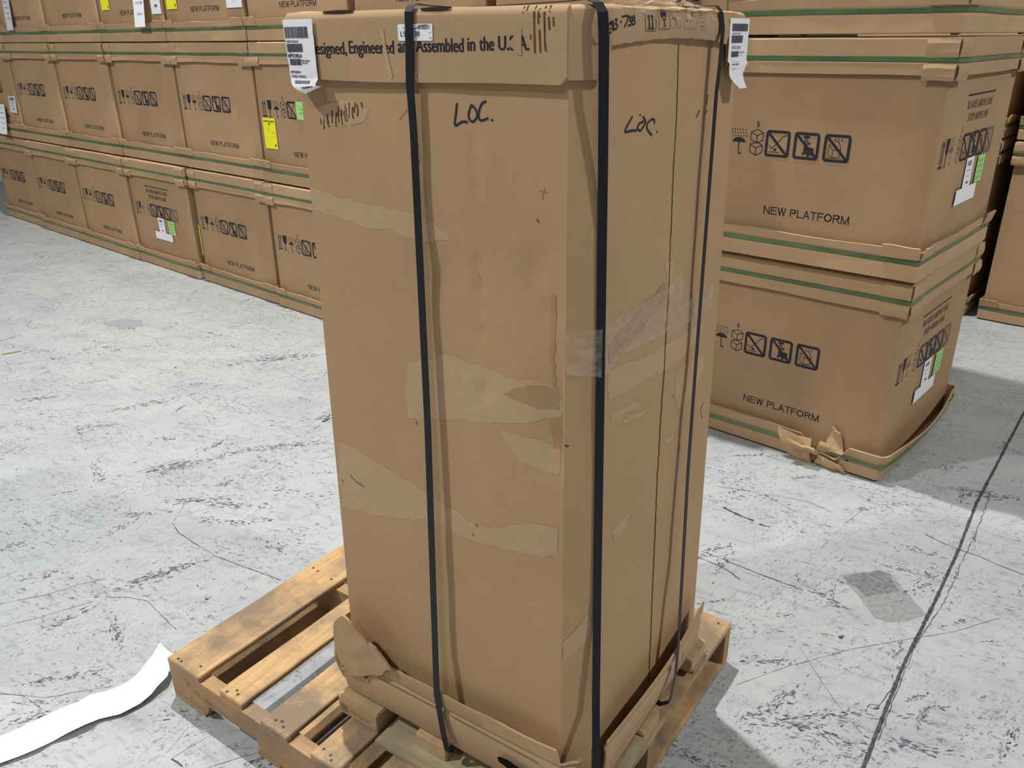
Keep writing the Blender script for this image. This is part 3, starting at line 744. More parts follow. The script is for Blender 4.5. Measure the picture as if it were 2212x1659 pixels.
k.poly(rag([_hit(x, y, 0, .014) for x, y in ((1100, 92), (1128, 60), (1128, 120), (1118, 118))], .0004, .01), 3)
k.place(bm, lambda a, b: lidf(a, b, .0155), .02, {2: 3, 3: 0})
LIDBM = bm
bm = bmesh.new()                              # die-cut slots in the top fold
for x0, x1, y in ((694, 760, 23), (905, 972, 14)):
    a0, a1 = _hit(x0, 25, 0, .012)[0], _hit(x1, 16, 0, .012)[0]
    n = 14; C1 = []
    for j in range(n):
        t = 6.2832*j/n; C1.append(bm.verts.new(Wp(-(a0+a1)/2+(a0-a1)/2*max(-1, min(1, 1.15*math.cos(t))), -.0085+.0040*math.sin(t)*.9, 1.7462+.0026*math.sin(t)))) 
    bm.faces.new(C1); link('hand_slot', bm, HOLE, pk, False); bm = bmesh.new()
bm.free()
# handwriting and symbols on the lid side
def lids(a, z, off=.0105):
    f = max(0, min(1, (a-.05)/(bd-.05))); zb = lidbot(2, f); kk = max(0, min(1, (z-zb)/(1.738-zb)))
    return Wp(off+.012*max(0, math.sin(math.pi*f))**1.2*(1-abs(kk-.5)*1.2), a, z)
k = Ink(); S2 = lambda x, y: _hit(x, y, 1, .018)
for p in ([(1320, 50), (1322, 71), (1328, 69)], [(1334, 62), (1327, 48), (1325, 52), (1333, 46), (1334, 66)], [(1337, 42), (1341, 42), (1338, 51), (1342, 54), (1340, 62), (1336, 62)], [(1348, 47), (1350, 47)],
          [(1352, 36), (1364, 35), (1356, 58)], [(1364, 36), (1369, 36), (1366, 44), (1370, 47), (1368, 54), (1363, 54)], [(1375, 34), (1371, 40), (1377, 46), (1374, 53), (1370, 48), (1377, 38), (1375, 34)]):
    k.stroke(curve([S2(*q) for q in p], 3), .0028, 0)
def S3(cx, cy, w, h):                         # local frame for the handling symbols
    a0, z0 = S2(cx, cy+h); a1, _ = S2(cx+w, cy+h); _, z1 = S2(cx, cy); return a0, z0, a1-a0, z1-z0
a, z, w, h = S3(1396, 24, 22, 44); k.frame(a, z, w, h, .0016, 1, .004); sym_arrows(k, a+w*.2, z+h*.12, h*.78, w*.6, 0)
a, z, w, h = S3(1423, 20, 22, 44); k.frame(a, z, w, h, .0014, 1, .004); sym_glass(k, a+w*.25, z+h*.15, h*.75, w*.5, 0)
a, z, w, h = S3(1447, 18, 20, 42); k.frame(a, z, w, h, .0010, 2, .003); sym_umbrella(k, a+w*.1, z+h*.2, h*.6, w*.8, 1)
a, z, w, h = S3(1474, 20, 28, 42); k.frame(a, z, w, h, .0012, 2, .003); k.text('4', a+w*.62, z+h*.45, h*.4, None, 0, .02); k.text('F', a+w*.2, z+h*.35, h*.35, None, 1, .02)
a, z, w, h = S3(1508, 24, 13, 40); k.frame(a, z, w, h, .0010, 2, .003); [k.rect(a+w*.2, z+h*(.2+.2*i), a+w*.8, z+h*(.26+.2*i), 2) for i in range(4)]
k.place(LIDBM, lambda a, z: lids(a, z, .0118), .02, {0: 1, 1: 2, 2: 5})
link('lid', LIDBM, [KRAFTC, INK, FADE, TORN, BROWN, GREYI], pk, True, 40)
bm = bmesh.new()                              # crumpled translucent film on the lid's side edge
def film(u, v):
    a = .10+.33*u; k_ = noise.noise_vector(Vector((a*30, v*5, 1)))
    if v < .45: p = lids(a, 1.727+.016*(v/.45)); 
    else: t = (v-.45)/.55; p = Wp(.012+.012*math.sin(math.pi*u)-.05*t, a, 1.748+.010*math.sin(t*3)*(.6+k_.x))
    return p+Vector((.004+.0035*k_.x, 0, .003*k_.z))
grid(bm, film, 40, 12)
link('torn_film', bm, FILM, pk, True, 60)
# straps
def ribbon(pts, wd, width):
    bm = bmesh.new(); prev = None
    for i, p in enumerate(pts):
        w = (wd[i] if isinstance(wd, list) else wd); w = Vector(w).normalized()*width/2
        a, b = bm.verts.new(p-w), bm.verts.new(p+w)
        if prev: bm.faces.new((prev[0], prev[1], b, a))
        prev = (a, b)
    o = link('black_strap', bm, BLACK, pk, False, 40, .0011, 0); return o
def smooth_path(pts, n=6):
    out = []
    for i in range(len(pts)-1):
        for j in range(n): out.append(tuple(pts[i][k]+(pts[i+1][k]-pts[i][k])*j/n for k in range(len(pts[0]))))
    return out+[pts[-1]]
s1 = [(.30, 1.747, -.338), (.03, 1.752, -.338), (-.002, 1.754, -.338), (-.0135, 1.750, -.338), (-.0185, 1.742, -.338), (-.0195, 1.715, -.338), (-.0195, 1.634, -.342), (-.0170, 1.55, -.341), (-.019, 1.0, -.341), (-.031, .50, -.341), (-.044, .36, -.333), (-.043, .26, -.320),
      (-.036, .205, -.317), (-.025, .199, -.317), (.30, .199, -.33), (bd+.07, .199, -.34), (bd+.088, .22, -.34), (bd+.085, .36, -.34), (bd+.06, 1.0, -.34), (bd+.062, 1.735, -.338), (bd+.05, 1.748, -.338), (.30, 1.747, -.338)]
ribbon([Wp(x, y, z) for y, z, x in smooth_path(s1, 4)], (1, 0, 0), .0165)
def loop_x(cols_, wd0, width):
    pts = [Wp(x, y, z) for x, y, z in smooth_path(cols_, 4)]; ribbon(pts, wd0, width)
d45 = (1, 1, 0)
l2 = [(-.3, .06, 1.747), (-.06, .045, 1.752), (-.020, .024, 1.7535), (-.003, .019, 1.748), (.0065, .018, 1.735), (.009, .019, 1.70), (.008, .024, 1.63), (.004, .036, 1.52), (.0005, .046, 1.41), (.003, .053, 1.0), (.0055, .056, .70), (.016, .044, .45), (.034, .016, .36), (.036, .014, .30), (.030, .020, .215), (.010, .03, .199), (-.3, .05, .199), (-bw-.05, .22, .199), (-bw-.072, .22, .25), (-bw-.058, .22, .9), (-bw-.058, .22, 1.735), (-bw-.045, .22, 1.748), (-.3, .06, 1.747)]
pts = smooth_path(l2, 4); wds = []
for x, y, z in pts: wds.append(d45 if (x > -.02 and z > .25) else ((0.35, 1, 0) if x > -.03 else (0, 1, 0)))
ribbon([Wp(*p) for p in pts], wds, .0165)
l3 = [(-.3, .46, 1.747), (-.03, .47, 1.753), (.008, .471, 1.753), (.018, .471, 1.742), (.0235, .470, 1.715), (.0225, .469, 1.65), (.020, .468, 1.60), (.022, .4535, 1.03), (.028, .436, .80), (.038, .418, .57), (.053, .385, .37), (.056, .374, .30), (.048, .368, .22), (.025, .370, .199), (-.3, .43, .199), (-bw-.07, .44, .199), (-bw-.085, .44, .25), (-bw-.07, .44, .9), (-bw-.065, .45, 1.735), (-bw-.05, .46, 1.748), (-.3, .46, 1.747)]
ribbon([Wp(*p) for p in smooth_path(l3, 4)], (0, 1, 0), .0165)
# clear tape over the corner bevel and side
for pts in ([(1226, 755, 1223, 835), (1262, 730, 1258, 822), (1300, 708, 1298, 815), (1340, 680, 1336, 765), (1380, 655, 1378, 745), (1430, 620, 1430, 716), (1464, 586, 1468, 640)],
            [(1436, 690, 1432, 728), (1460, 660, 1458, 706), (1500, 636, 1500, 684), (1536, 614, 1534, 660)]):
    bm = bmesh.new(); P = []
    for x0, y0, x1, y1 in pts:
        P.append((nS(x0, y0), nS(x1, y1)))
    def tm(a, z):
        c2 = .048+(1.7-z)*.008
        if a < c2:                            # move onto the bevel: keep the sight line, drop onto its plane
            t = (c2-a)*.5; g = max(-.05, (a+.012)/c2); return Wp(-.04*(1-max(0, min(1, g)))+.004, c2*max(0, min(1, g))-.004, z)
        return smap(.004)(a, z)
    n = len(P)-1
    def fn(u, v):
        i = min(n-1, int(u*n)); t = u*n-i
        a = Vector(P[i][0]).lerp(Vector(P[i+1][0]), t); b = Vector(P[i][1]).lerp(Vector(P[i+1][1]), t); q = a.lerp(b, v); r = tm(q.x, q.y)
        k_ = noise.noise_vector(Vector((q.x*50, q.y*50, 2)))*.0016; return r+Vector((abs(k_.x), 0, 0))
    grid(bm, fn, 40, 10); link('clear_tape', bm, TAPE, pk, True, 60)
# labels
def lab_left():
    bm = bmesh.new()
    def base(u, v):                            # v: 0 top .. 1 bottom
        a = .6445-.0775*u-.004*v*u+(.010*v*(1-u)*-1); z = 1.7355-.128*v
        y = -.0205
        if v > .80: t = (v-.80)/.20; y -= .016*math.sin(t*2.6); z += .014*t*t*u; a -= .026*t*(1-u)+.016*t
        return Wp(-a, y+.001*noise.noise(Vector((u*5, v*9, 0))), z)
    grid(bm, lambda u, v: base(u, 1-v), 14, 30)
    k = Ink()
    k.bars(.03, .75, .80, .15, 2, 1, .7); k.text('1703176351', .03, .69, .032, .42, 1, .01); k.bars(.04, .565, .54, .11, 4, 1, .8)
    k.stroke([(.12, .56), (.25, .60), (.42, .665)], .02, 1)
    k.text('WPTC49D14', .03, .485, .055, .50, 1, .02); k.bars(.07, .385, .42, .085, 6, 1, .6); k.text('MDF 12/2018', .52, .435, .022, .26, 1, .01); k.text('Rev. 00', .53, .405, .022, .16, 1, .01)
    k.text('WPTC49D14', .05, .275, .035, .36, 1, .01); k.text('1703176351', .06, .215, .035, .52, 1, .01); k.bars(.16, .135, .6, .045, 8, 1, .7); k.bars(.3, .05, .5, .03, 9, 1, .6)
    k.place(bm, lambda a, b: base(a, 1-b)+Vector((0, -.0008, 0)), .05)
    link('shipping_label', bm, [PAPER, BAR], pk, True, 60, .0004, 1)
lab_left()
def lab_right():
    bm = bmesh.new()
    def base(u, v):
        a0, a1 = .527+.004*v, .639-.002*v
        if v > .62: t = (v-.62)/.38; a1 -= .030*min(1, t*2.2)
        if v > .82: t = (v-.82)/.18; a0 += .035*t
        a = a0+(a1-a0)*u; z = 1.733-.131*v
        x = .0165+(.004 if v > .6 else 0)+(.012*((v-.7)/.3)**2 if v > .7 else 0)
        return Wp(x, a, z)
    grid(bm, lambda u, v: base(u, 1-v), 12, 30)
    k = Ink(); k.bars(.12, .82, .80, .105, 3, 1, .9); k.text('1703176351', .12, .775, .026, .42, 2, .01); k.bars(.12, .655, .56, .105, 5, 1, 1.0); k.text('WPTC49D14', .15, .565, .05, .46, 2, .02)
    k.bars(.15, .455, .36, .08, 7, 1, .7); k.text('MDF', .55, .505, .025, .28, 2, .02); k.text('00', .56, .465, .02, .14, 2); k.text('WPTC49D14', .12, .38, .02, .42, 2); k.text('1703176351', .12, .34, .022, .38, 1); k.text('1703176351', .1, .28, .018, .34, 2)
    k.place(bm, lambda a, b: base(a, 1-b)+Vector((.0008, 0, 0)), .05)
    link('shipping_label', bm, [PAPER, BAR, PAPERG], pk, True, 60, .0004, 1)
lab_right()
def lab_mid():
    bm = bmesh.new(); a0, a1, z0, z1 = .3665, .2915, 1.6975, 1.7235
    k = Ink(); w, h = .075, .0262
    r = .003; P = []
    for cx, cy, g in ((w-r, h-r, 0), (r, h-r, 90), (r, r, 180), (w-r, r, 270)): P += [(cx+r*math.cos(R(g+22.5*i)), cy+r*math.sin(R(g+22.5*i))) for i in range(5)]
    k.poly(P, 0); k.place(bm, lambda a, b: lidf(a0-a, z0+b, .0158), .02)
    k = Ink(); k.bars(.044, .0175, .026, .0072, 3, 1, .5); k.stroke([(.030, .0165), (.044, .0205), (.052, .0233), (.064, .0245)], .0014, 1)
    k.text('L93', .006, .0068, .0085, .018, 1, .02); k.text('\u2013738', .0235, .0068, .0085, .0235, 1, .03); k.text('GRN', .012, .0180, .004, .012, 2); k.text('0148 12 18', .024, .0035, .0022, .018, 2); k.text('ACC', .0665, .0115, .0022, None, 2); k.text('JRK', .0685, .0030, .0025, None, 1)
    k.place(bm, lambda a, b: lidf(a0-a, z0+b, .0163), .02)
    link('stock_label', bm, [PAPER, BAR, FADE], pk, False)
lab_mid()
# base tray
bm = bmesh.new()
def traytop(i, f):
    if i == 0:
        a = bw-(bw-.04)*f; z = .3635+.003*math.sin(a*40)*.5+.0015*noise.noise(Vector((a*60, 1, 1)))
        if a > .50: z -= .10*min(1, (a-.50)/.05)*(.8+.3*noise.noise(Vector((a*50, 3, 3))))
        return z
    if i == 1: return .318+.03*abs(f-.5)
    if i == 2: return (.338+.045*math.exp(-((f-.2)/.3)**2)*0+.022*min(1, f*1.4))
    return .35
def skipf(i, f, row): return (i == 1 and f > .45 and row > 1) or (i == 2 and f < .03 and row > 1) or (i == 2 and f > .90 and row > 1) or (i == 3 and row > 1)
rowsT = [(0, -.02, .205), (1, .016, .205), (2, .020, .212), (3, .028, .26), (4, .031, .305), (5, .026, .318), (6, .032, .328), (7, .034, None)]
prev = None
for ri, off, zz in rowsT:
    cur = []
    for q, i, f in bring(.3, off):
        zt = traytop(i, f); z = zt if zz is None else min(zz, zt)
        g = .018*math.sin(math.pi*f)*max(0, (z-.22)/.14) if i == 2 else (.005*math.sin(math.pi*f)*max(0, (z-.22)/.14) if i == 0 else 0)
        nrm = {0: (0, -1), 2: (1, 0)}.get(i, (0, 0))
        cur.append((bm.verts.new(Wp(q.x+nrm[0]*g, q.y+nrm[1]*g, z)), i, f))
    if prev:
        for j in range(len(cur)):
            if skipf(cur[j][1], cur[j][2], ri): continue
            k_ = (j+1) % len(cur)
            try: bm.faces.new((prev[j][0], prev[k_][0], cur[k_][0], cur[j][0]))
            except ValueError: pass
    prev = cur
solid(bm, .005); TRAYBM = bm
bm = bmesh.new()                              # torn flaps at the tray's left corner
def slab(pts, base_off, tilt, mi=0, wob=.004):
    k = Ink(); k.poly(pts, mi)
    k.place(bm, lambda a, z: Wp(-a, -base_off-tilt*(z-.30)-wob*noise.noise(Vector((a*25, z*25, mi))), z), .012)
slab(rag([(.6466, .325), (.648, .375), (.635, .43), (.600, .4655), (.585, .462), (.545, .425), (.530, .418), (.500, .385), (.472, .372), (.50, .335), (.56, .30), (.62, .27)], .0012), .036, .10)
slab(rag([(.520, .425), (.500, .42), (.458, .376), (.478, .366), (.515, .392)], .001), .046, .05)
link('torn_flap', bm, KRAFTC, pk, True, 30, .005)
bm = bmesh.new()
def cur_(u, v): return Wp(-.655-.012*math.sin(v*3)+.05*u, -.02-.02*v+.05*u*(1-v), .235+.10*v)
grid(bm, cur_, 6, 6)
def cur2(u, v): return Wp(-.662+.07*u, -.030-.010*math.sin(v*3.1)*(1-u)-.005*noise.noise(Vector((u*6, v, 0))), .222+.028*v*(1-.5*u)+.006*noise.noise(Vector((u*12, 0, 5))))
link('torn_flap', bm, KRAFTC, pk, True, 30, .004)
bm = TRAYBM                                   # oblong hand hole at the tray front
k = Ink(); a0, z0 = .168, .270; a1, z1 = .075, .262
P = [(a0, z0+.010), (a0+.006, z0+.003), (a0+.003, z0-.007), (a0-.03, z0-.014), (a1, z1-.012), (a1-.006, z1), (a1, z1+.010), (a0-.02, z0+.013)]
k.poly(P, 2); k.place(bm, lambda a, z: Wp(-a, -.0358-(z-.26)*.05-.0045, z))
k = Ink(); k.stroke([(.52, .3165), (.33, .3175)], .0022, 1); k.stroke([(.30, .3175), (.07, .3165)], .0022, 1); k.place(bm, lambda a, z: Wp(-a, -.0315-.0075, z), .03)
k = Ink(); k.stroke([(.10, .283), (.30, .290)], .003, 1); k.stroke([(.42, .30), (.425, .325)], .004, 1); k.stroke([(.44, .285), (.445, .30)], .004, 1); k.place(bm, lambda a, z: Wp(.052, a, z), .03)
link('base_tray', bm, [KRAFTC, BROWN, HOLE], pk, True, 28)
# skid: planks on the pallet, blocks under the tray
def TT(v): return v
def part_box(name, mats, *a, parent=pk, **kw):
    bm = bmesh.new(); box(bm, *a, **kw); return link(name, bm, mats, parent, True, 30)
def lx(x, z=.17): return x+VX*z
for y0, y1 in ((-.062, .030), (.27, .36), (.58, .67)):
    part_box('skid_plank', WOODG, lx(-.515 if y0 < 0 else -bw-.02), lx(.03), y0, y1, .0022, .016, bev=.001, jit=.0015)
for x0, x1, y0, y1 in ((-.662, -.530, -.034, .07), (-.42, -.33, -.020, .06), (-.06, .02, -.01, .10), (-.655, -.525, .27, .36), (-.06, .03, .27, .36), (-.655, -.525, .58, .66), (-.06, .03, .56, .66)):
    part_box('skid_block', BLOCKW, lx(x0), lx(x1), y0, y1, .0022 if (y0 < 0 and x0 < -.6) else .0165, .058, bev=.003, jit=.002)
for y0, y1 in ((-.012, .06),):
    pass
for x0, x1 in ((-.62, -.55), (-.03, .035)):
    part_box('skid_runner', WOODG, lx(x0), lx(x1), .105, .262, .0165, .058, bev=.002, jit=.0015); 
bm = bmesh.new(); k = Ink(); k.bars(.010, .006, .022, .020, 3, 0, .5); k.text('SKID 4', .042, .012, .008, None, 0); k.text('OK 18', .075, .010, .008, None, 0)
k.place(bm, lambda a, z: Vector((lx(-.662)+a, -.034-.003, .012+z)), .03); link('block_stamp', bm, FADE, pk, False)
# ------------------------------------------------------------------ pallet
PA = Vector((-.9554, 1.7728, 0)); pdir = R(54.49-90); IN = .0254
pl = empty('wooden_pallet', PA, pdir, 'worn yellowish wooden pallet under the tall strapped carton', 'pallet')
LX, LY = 48*IN, 40*IN
tb = [0, 5.6, 8.75, 3.6, 15.5, 3.9, 22.6, 3.6, 29.1, 3.6, 35.8, 3.6, 42.4, 5.6]
rp = random.Random(8)
for i in range(7):
    x0 = tb[2*i]*IN; x1 = x0+tb[2*i+1]*IN; bm = bmesh.new()
    dx = rp.uniform(-.004, .004)
    box(bm, x0, x1, 0+dx, LY+dx, .124, .140, 0, None, .002, .002)
    for yy in (.020, LY/2, LY-.020):
        for xx in (x0+.025, x0+.045, x1-.03): 
            cx, cy = xx+rp.uniform(-.008, .008), yy+rp.uniform(-.01, .01)
            vs = [bm.verts.new((cx+.0038*math.cos(6.283*t/8), cy+.0038*math.sin(6.283*t/8), .1413)) for t in range(8)]; bm.faces.new(vs).material_index = 1
    link('deck_board', bm, [WOODY, NAIL], pl, True, 30)
for y0 in (.0, LY/2-.019, LY-.038):
    bm = bmesh.new()                          # stringer profile with two fork notches
    zl, zh = .017, .123
    prof = [(0, zl), (.15, zl), (.165, zl+.034), (.36, zl+.038), (.378, zl), (LX-.378, zl), (LX-.36, zl+.038), (LX-.165, zl+.034), (LX-.15, zl), (LX, zl), (LX, zh), (0, zh)]
    va = [bm.verts.new((x, y0, z)) for x, z in prof]; vb = [bm.verts.new((x, y0+.038, z)) for x, z in prof]
    bm.faces.new(va); bm.faces.new(list(reversed(vb)))
    for j in range(len(prof)): q = (j+1) % len(prof); bm.faces.new((va[q], va[j], vb[j], vb[q]))
    link('stringer', bm, [WOODX], pl, True, 20)
for x0, w in ((0, 5.5), (14, 3.5), (22.2, 3.5), (30.5, 3.5), (42.5, 5.5)):
    bm = bmesh.new(); box(bm, x0*IN, (x0+w)*IN, 0, LY, .001, .0165, 0, None, .002, .0015)
    link('bottom_board', bm, [WOODY], pl, True, 30)
bm = bmesh.new(); k = Ink(); k.disc(.075, .085, .008, 0, 10, .011); k.text('HT', .105, .066, .016, None, 0); k.text('IPPC', .150, .062, .012, None, 0)
k.place(bm, lambda a, z: Vector((a, -.0008, z)), .05); link('burned_stamp', bm, flat('burn_mark', (.30, .175, .085), .8, .2, .3), pl, False)
# ------------------------------------------------------------------ white paper strip on the floor
ue = [(346, 1386), (331, 1412), (312, 1436), (300, 1452), (284, 1468), (262, 1480), (232, 1492), (194, 1501), (168, 1516), (134, 1529), (96, 1547), (54, 1566), (8, 1588), (-60, 1612), (-160, 1650)]
le = [(374, 1412), (368, 1436), (362, 1460), (340, 1482), (326, 1500), (302, 1520), (260, 1542), (214, 1553), (186, 1564), (146, 1583), (112, 1602), (76, 1619), (40, 1634), (-10, 1652), (-110, 1700)]
uz = [.085, .070, .052, .038, .026, .018, .012, .010, .016, .016, .010, .012, .012, .01, .01]
lz = [.055, .045, .034, .026, .020, .014, .012, .012, .022, .020, .008, .014, .012, .01, .01]
ue3 = [at(x, y, z) for (x, y), z in zip(ue, uz)]; le3 = [at(x, y, z) for (x, y), z in zip(le, lz)]
bm = bmesh.new()
def pf(u, v):
    n = len(ue3)-1; i = min(n-1, int(u*n)); t = u*n-i; t = t*t*(3-2*t)*.5+t*.5
    p = ue3[i].lerp(ue3[i+1], t).lerp(le3[i].lerp(le3[i+1], t), v); p.z -= (.008*math.sin(v*math.pi)) if p.z > .012 else .004*math.sin(v*math.pi); p.z = max(.002, p.z); return p
grid(bm, pf, 60, 6)
o = link('paper_strip', bm, STRIP, None, True, 60, .0004, 0); o['label'] = 'long white paper strip curling on the floor beside the pallet corner'; o['category'] = 'paper'
# splinter and scrap
bm = bmesh.new(); p = at(25, 763); box(bm, -.05, .05, -.005, .006, 0, .006, bev=.001, jit=.003)
o = link('wood_splinter', bm, WOODG, None, True, 30); o.location = (p.x, p.y, .0008); o.rotation_euler = (0, 0, R(35)); o['label'] = 'small tan wood splinter on the floor near the left edge'; o['category'] = 'debris'
bm = bmesh.new()
def sc_(u, v): return Vector((.06*u, .012*(v-.5)*(1+.5*math.sin(u*5)), .004+.012*u*u+.004*math.sin(v*5+u*4)))
grid(bm, sc_, 10, 3); p = at(697, 912)
o = link('plastic_scrap', bm, MK2, None, True, 60, .001); o.location = (p.x, p.y, .0008); o.rotation_euler = (0, 0, R(62)); o['label'] = 'dark scrap on the floor behind the left edge of the tall carton'; o['category'] = 'debris'
# ------------------------------------------------------------------ floor with its scuffs, cracks and joint
bm = bmesh.new()
grid(bm, lambda u, v: Vector((-22+44*u, -14+38*v, 0)), 4, 4)
rf = random.Random(21)
def mark(cx, cy, ln, wd, ang, mi, z=.0007, n=15):
    c, s = math.cos(ang), math.sin(ang); vs = []
    for i in range(n):
        t = 6.2832*i/n; r = rf.uniform(.3, 1.3); x = ln/2*math.cos(t)*r; y = wd/2*math.sin(t)*rf.uniform(.35, 1.25)
        vs.append(bm.verts.new((cx+x*c-y*s, cy+x*s+y*c, z)))
    bm.faces.new(vs).material_index = mi
def line(pts, w, mi, jit=.002, z=.0009, step=.02, gap=0):
    for i in range(len(pts)-1):
        a, b = pts[i], pts[i+1]; n = max(1, int((b-a).length/step)); d = (b-a).normalized(); nr = Vector((-d.y, d.x, 0)); pr = None
        for j in range(n+1):
            p = a.lerp(b, j/n)+nr*rf.uniform(-jit, jit); w1 = w*(rf.uniform(.7, 1.2) if mi == 5 else rf.uniform(.35, 1.3))
            q = (bm.verts.new((p.x-nr.x*w1/2, p.y-nr.y*w1/2, z)), bm.verts.new((p.x+nr.x*w1/2, p.y+nr.y*w1/2, z)))
            if pr and rf.random() >= gap: bm.faces.new((pr[0], q[0], q[1], pr[1])).material_index = mi
            pr = q
def inzone(x, y):
    return y < 7.187-(x+3.62)*.873+.1 and y > .75
def cluster(cx, cy, size, ang, n, mi=1):
    for _ in range(int(n*2.2)):
        a = rf.gauss(0, size*.5); b = rf.gauss(0, size*.10); c, s = math.cos(ang), math.sin(ang)
        l_ = rf.uniform(.003, .024)*(size/.12)**.5
        mark(cx+a*c-b*s, cy+a*s+b*c, l_, l_*rf.uniform(.12, .42), ang+rf.gauss(0, .35), rf.choice((mi, 2, 2)), .0006+rf.random()*.0006)
for _ in range(330):
    x, y = rf.uniform(-4.5, 3.6), rf.uniform(.8, 7)
    if inzone(x, y): cluster(x, y, rf.uniform(.03, .15), rf.choice((R(20), R(-40), R(35), R(80)))+rf.gauss(0, .35), rf.randint(4, 16), rf.choice((1, 1, 2)))
for _ in range(8000):
    x, y = rf.uniform(-4.8, 3.8), rf.uniform(.7, 7)
    if not inzone(x, y): continue
    l_ = rf.uniform(.0015, .007)*(2.4 if rf.random() < .10 else 1); mark(x, y, l_*rf.uniform(1, 2.2), l_*rf.uniform(.3, .9), rf.uniform(0, 3.14), rf.choice((1, 2, 2, 2, 3)), .0006+rf.random()*.0006, 7)
for _ in range(420):
    x, y = rf.uniform(-4.5, 3.6), rf.uniform(.8, 7)
    if not inzone(x, y): continue
    a = rf.choice((R(15), R(-35), R(50)))+rf.gauss(0, .4); l_ = rf.uniform(.03, .22); p = Vector((x, y, 0)); d = Vector((math.cos(a), math.sin(a), 0))
    line([p, p+d*l_*.5, p+d*l_+Vector((-d.y, d.x, 0))*rf.uniform(-.01, .01)], rf.uniform(.0008, .0022), rf.choice((2, 2, 3)), .0008, gap=.15)
def PL(*xy): return [at(x, y) for x, y in xy]
line(PL((1862, 1665), (1950, 1440), (2021, 1297), (2072, 1185), (2108, 1090), (2150, 1010), (2205, 905), (2260, 800)), .0105, 5, .0009, .0014, .012)
line(PL((1895, 1600), (1975, 1400), (2040, 1300), (2085, 1200), (2110, 1150), (2140, 1060)), .002, 1, .003, .0015)
line(PL((1600, 1252), (1560, 1225), (1400, 1160), (1300, 1110)), .004, 1); line(PL((1515, 1190), (1640, 1240), (1735, 1275)), .0035, 1, .001)
line(PL((2000, 1155), (2040, 1175), (2080, 1190), (2110, 1200), (2160, 1222), (2212, 1242)), .004, 1, .001)
line(PL((1590, 1480), (1700, 1440), (1850, 1400), (1990, 1376), (2060, 1365), (2160, 1335)), .002, 2, .001); line(PL((1730, 1400), (1760, 1450), (1800, 1510), (1862, 1585)), .0015, 2, .001)
line(PL((1895, 1530), (1925, 1490), (1936, 1475)), .003, 1)
line(PL((372, 1130), (385, 1150), (430, 1180), (470, 1203), (530, 1225), (570, 1240), (606, 1254)), .0028, 1, .001)
line(PL((0, 1305), (100, 1285), (180, 1260), (230, 1250)), .002, 2); line(PL((0, 1355), (100, 1330), (200, 1300)), .0018, 2); line(PL((228, 1290), (280, 1290), (320, 1300), (350, 1330), (380, 1360)), .003, 2)
line(PL((0, 1497), (60, 1503), (100, 1507), (140, 1500), (240, 1483)), .002, 2); line(PL((0, 1500), (50, 1503), (90, 1530)), .002, 2)
line(PL((1562, 1096), (1580, 1105), (1600, 1115), (1628, 1125)), .012, 1, .002); line(PL((1640, 1132), (1665, 1139)), .012, 1, .002)
line(PL((1545, 1050), (1640, 1065), (1750, 1085), (1800, 1108)), .002, 2)
line(PL((370, 1640), (395, 1655)), .004, 1)
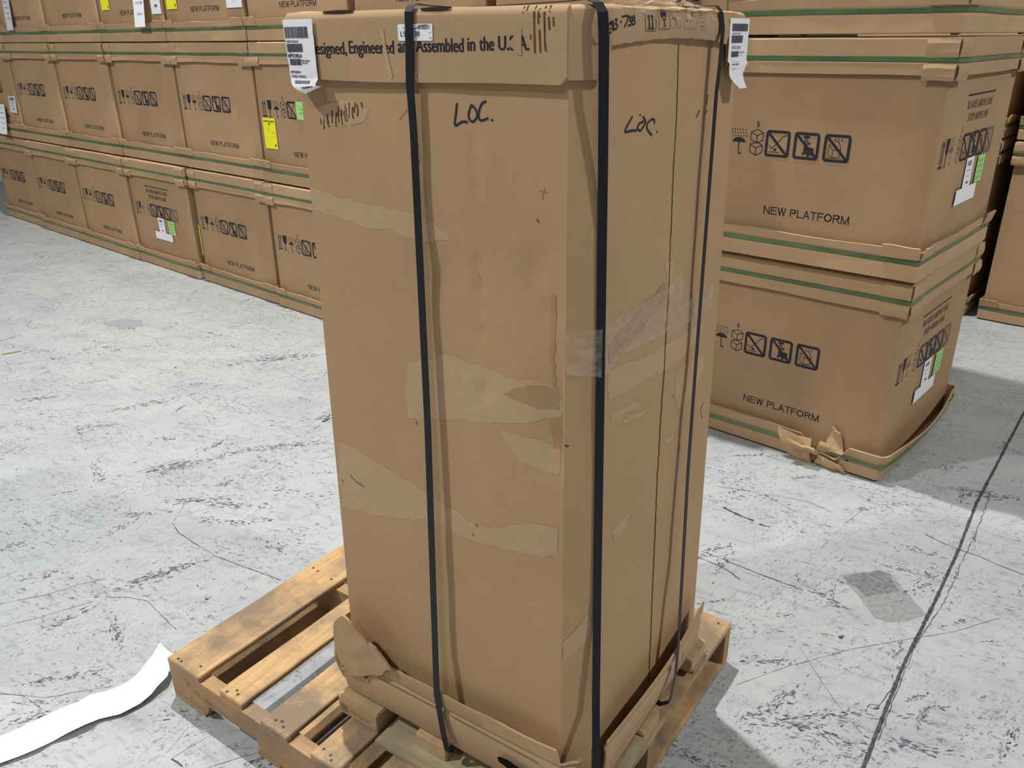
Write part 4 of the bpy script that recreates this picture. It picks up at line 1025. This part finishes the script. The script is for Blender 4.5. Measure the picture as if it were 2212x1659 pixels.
for (x, y, s_, a, n) in ((385, 1005, .16, 25, 34), (390, 1010, .12, 25, 20), (440, 1080, .14, 5, 26), (500, 1090, .14, -10, 26), (560, 970, .16, 10, 26), (640, 960, .15, 10, 20), (360, 948, .08, -10, 16), (300, 1110, .10, 5, 20), (470, 1125, .10, -10, 20), (560, 1125, .10, 10, 18),
                         (90, 860, .12, 15, 20), (200, 825, .08, 20, 12), (420, 830, .08, 10, 12), (590, 775, .24, 12, 34), (640, 770, .2, 15, 24), (465, 722, .08, -30, 14), (510, 750, .08, -30, 12), (330, 870, .2, 30, 26), (215, 920, .10, 5, 16), (120, 900, .05, 10, 8), (170, 940, .12, -60, 14), (210, 1020, .12, -60, 18),
                         (260, 1140, .10, 60, 14), (110, 1240, .06, 60, 8), (330, 1245, .12, 30, 22), (390, 1225, .10, 30, 30), (255, 1370, .10, -60, 16), (160, 1330, .10, 50, 16), (250, 1365, .07, -50, 12), (500, 1040, .10, 40, 14), (620, 1060, .12, -20, 14), (590, 1180, .10, -40, 10),
                         (1740, 1030, .08, 10, 18), (1600, 1075, .08, 5, 10), (1540, 1190, .10, 30, 18), (1560, 1215, .10, 60, 18), (1785, 1290, .07, -50, 18), (1800, 1280, .05, 60, 10), (1815, 1310, .06, -30, 12), (1690, 1330, .05, 0, 8), (1670, 1430, .10, 0, 24), (1690, 1510, .10, 30, 26), (1770, 1550, .16, 10, 34), (1640, 1540, .08, 20, 16), (1790, 1590, .14, -30, 24), (1960, 1610, .10, -20, 26),
                         (1975, 1510, .05, 30, 14), (1990, 1545, .06, 60, 12), (2070, 1345, .06, 20, 12), (2100, 1060, .10, -20, 24), (2080, 1070, .08, 60, 20), (2160, 1075, .12, -10, 30), (2105, 1160, .05, 60, 14), (1950, 1230, .08, -30, 14), (2170, 960, .08, 50, 14), (2060, 1010, .08, 0, 12), (1870, 1100, .1, 0, 12), (1560, 1360, .06, 10, 10), (1540, 1300, .05, 10, 10),
                         (2180, 1600, .10, 40, 18), (2020, 1530, .05, 10, 8), (90, 1470, .05, 20, 10), (160, 1460, .08, 20, 16), (60, 1555, .10, 15, 16), (560, 1640, .04, 35, 26), (1980, 1190, .10, -30, 12), (1940, 1090, .10, 0, 12), (2145, 1385, .04, 0, 6)):
    p = at(x, y); cluster(p.x, p.y, s_*1.0, R(a), int(n*1.2), 1)
def patch(pts, mi, z=.0004, am=.0022):
    k = Ink(); P = [at(*q) for q in pts]; k.poly(rag([(p.x, p.y) for p in P], am, .02), mi); k.place(bm, lambda a, b: Vector((a, b, z)))
patch([(1815, 1243), (1850, 1238), (1900, 1232), (1925, 1240), (1940, 1258), (1968, 1290), (2003, 1328), (1960, 1342), (1920, 1344), (1890, 1335), (1860, 1295)], 6)
patch([(1820, 1245), (1900, 1233), (1922, 1240), (1945, 1278), (1900, 1282), (1870, 1290), (1850, 1270)], 4, .0006, .008)
patch([(221, 700), (262, 688), (305, 692), (312, 704), (262, 712)], 3, .0005, .01)
o = link('floor', bm, [FLOOR, MK1, MK2, MK3, MK4, JOINT, flat('residue_pale', (.255, .256, .258), .55, .3, .2, 60)], None, False); o['kind'] = 'structure'
bm = bmesh.new(); box(bm, -22, 22, 20, 20.2, 0, 10, bev=0)  # added dark wall, unseen; blocks background light in the gap between stacks
o = link('added_wall_back', bm, flat('dark_wall', (.10, .10, .11), .8, .2), None, False); o['kind'] = 'structure'
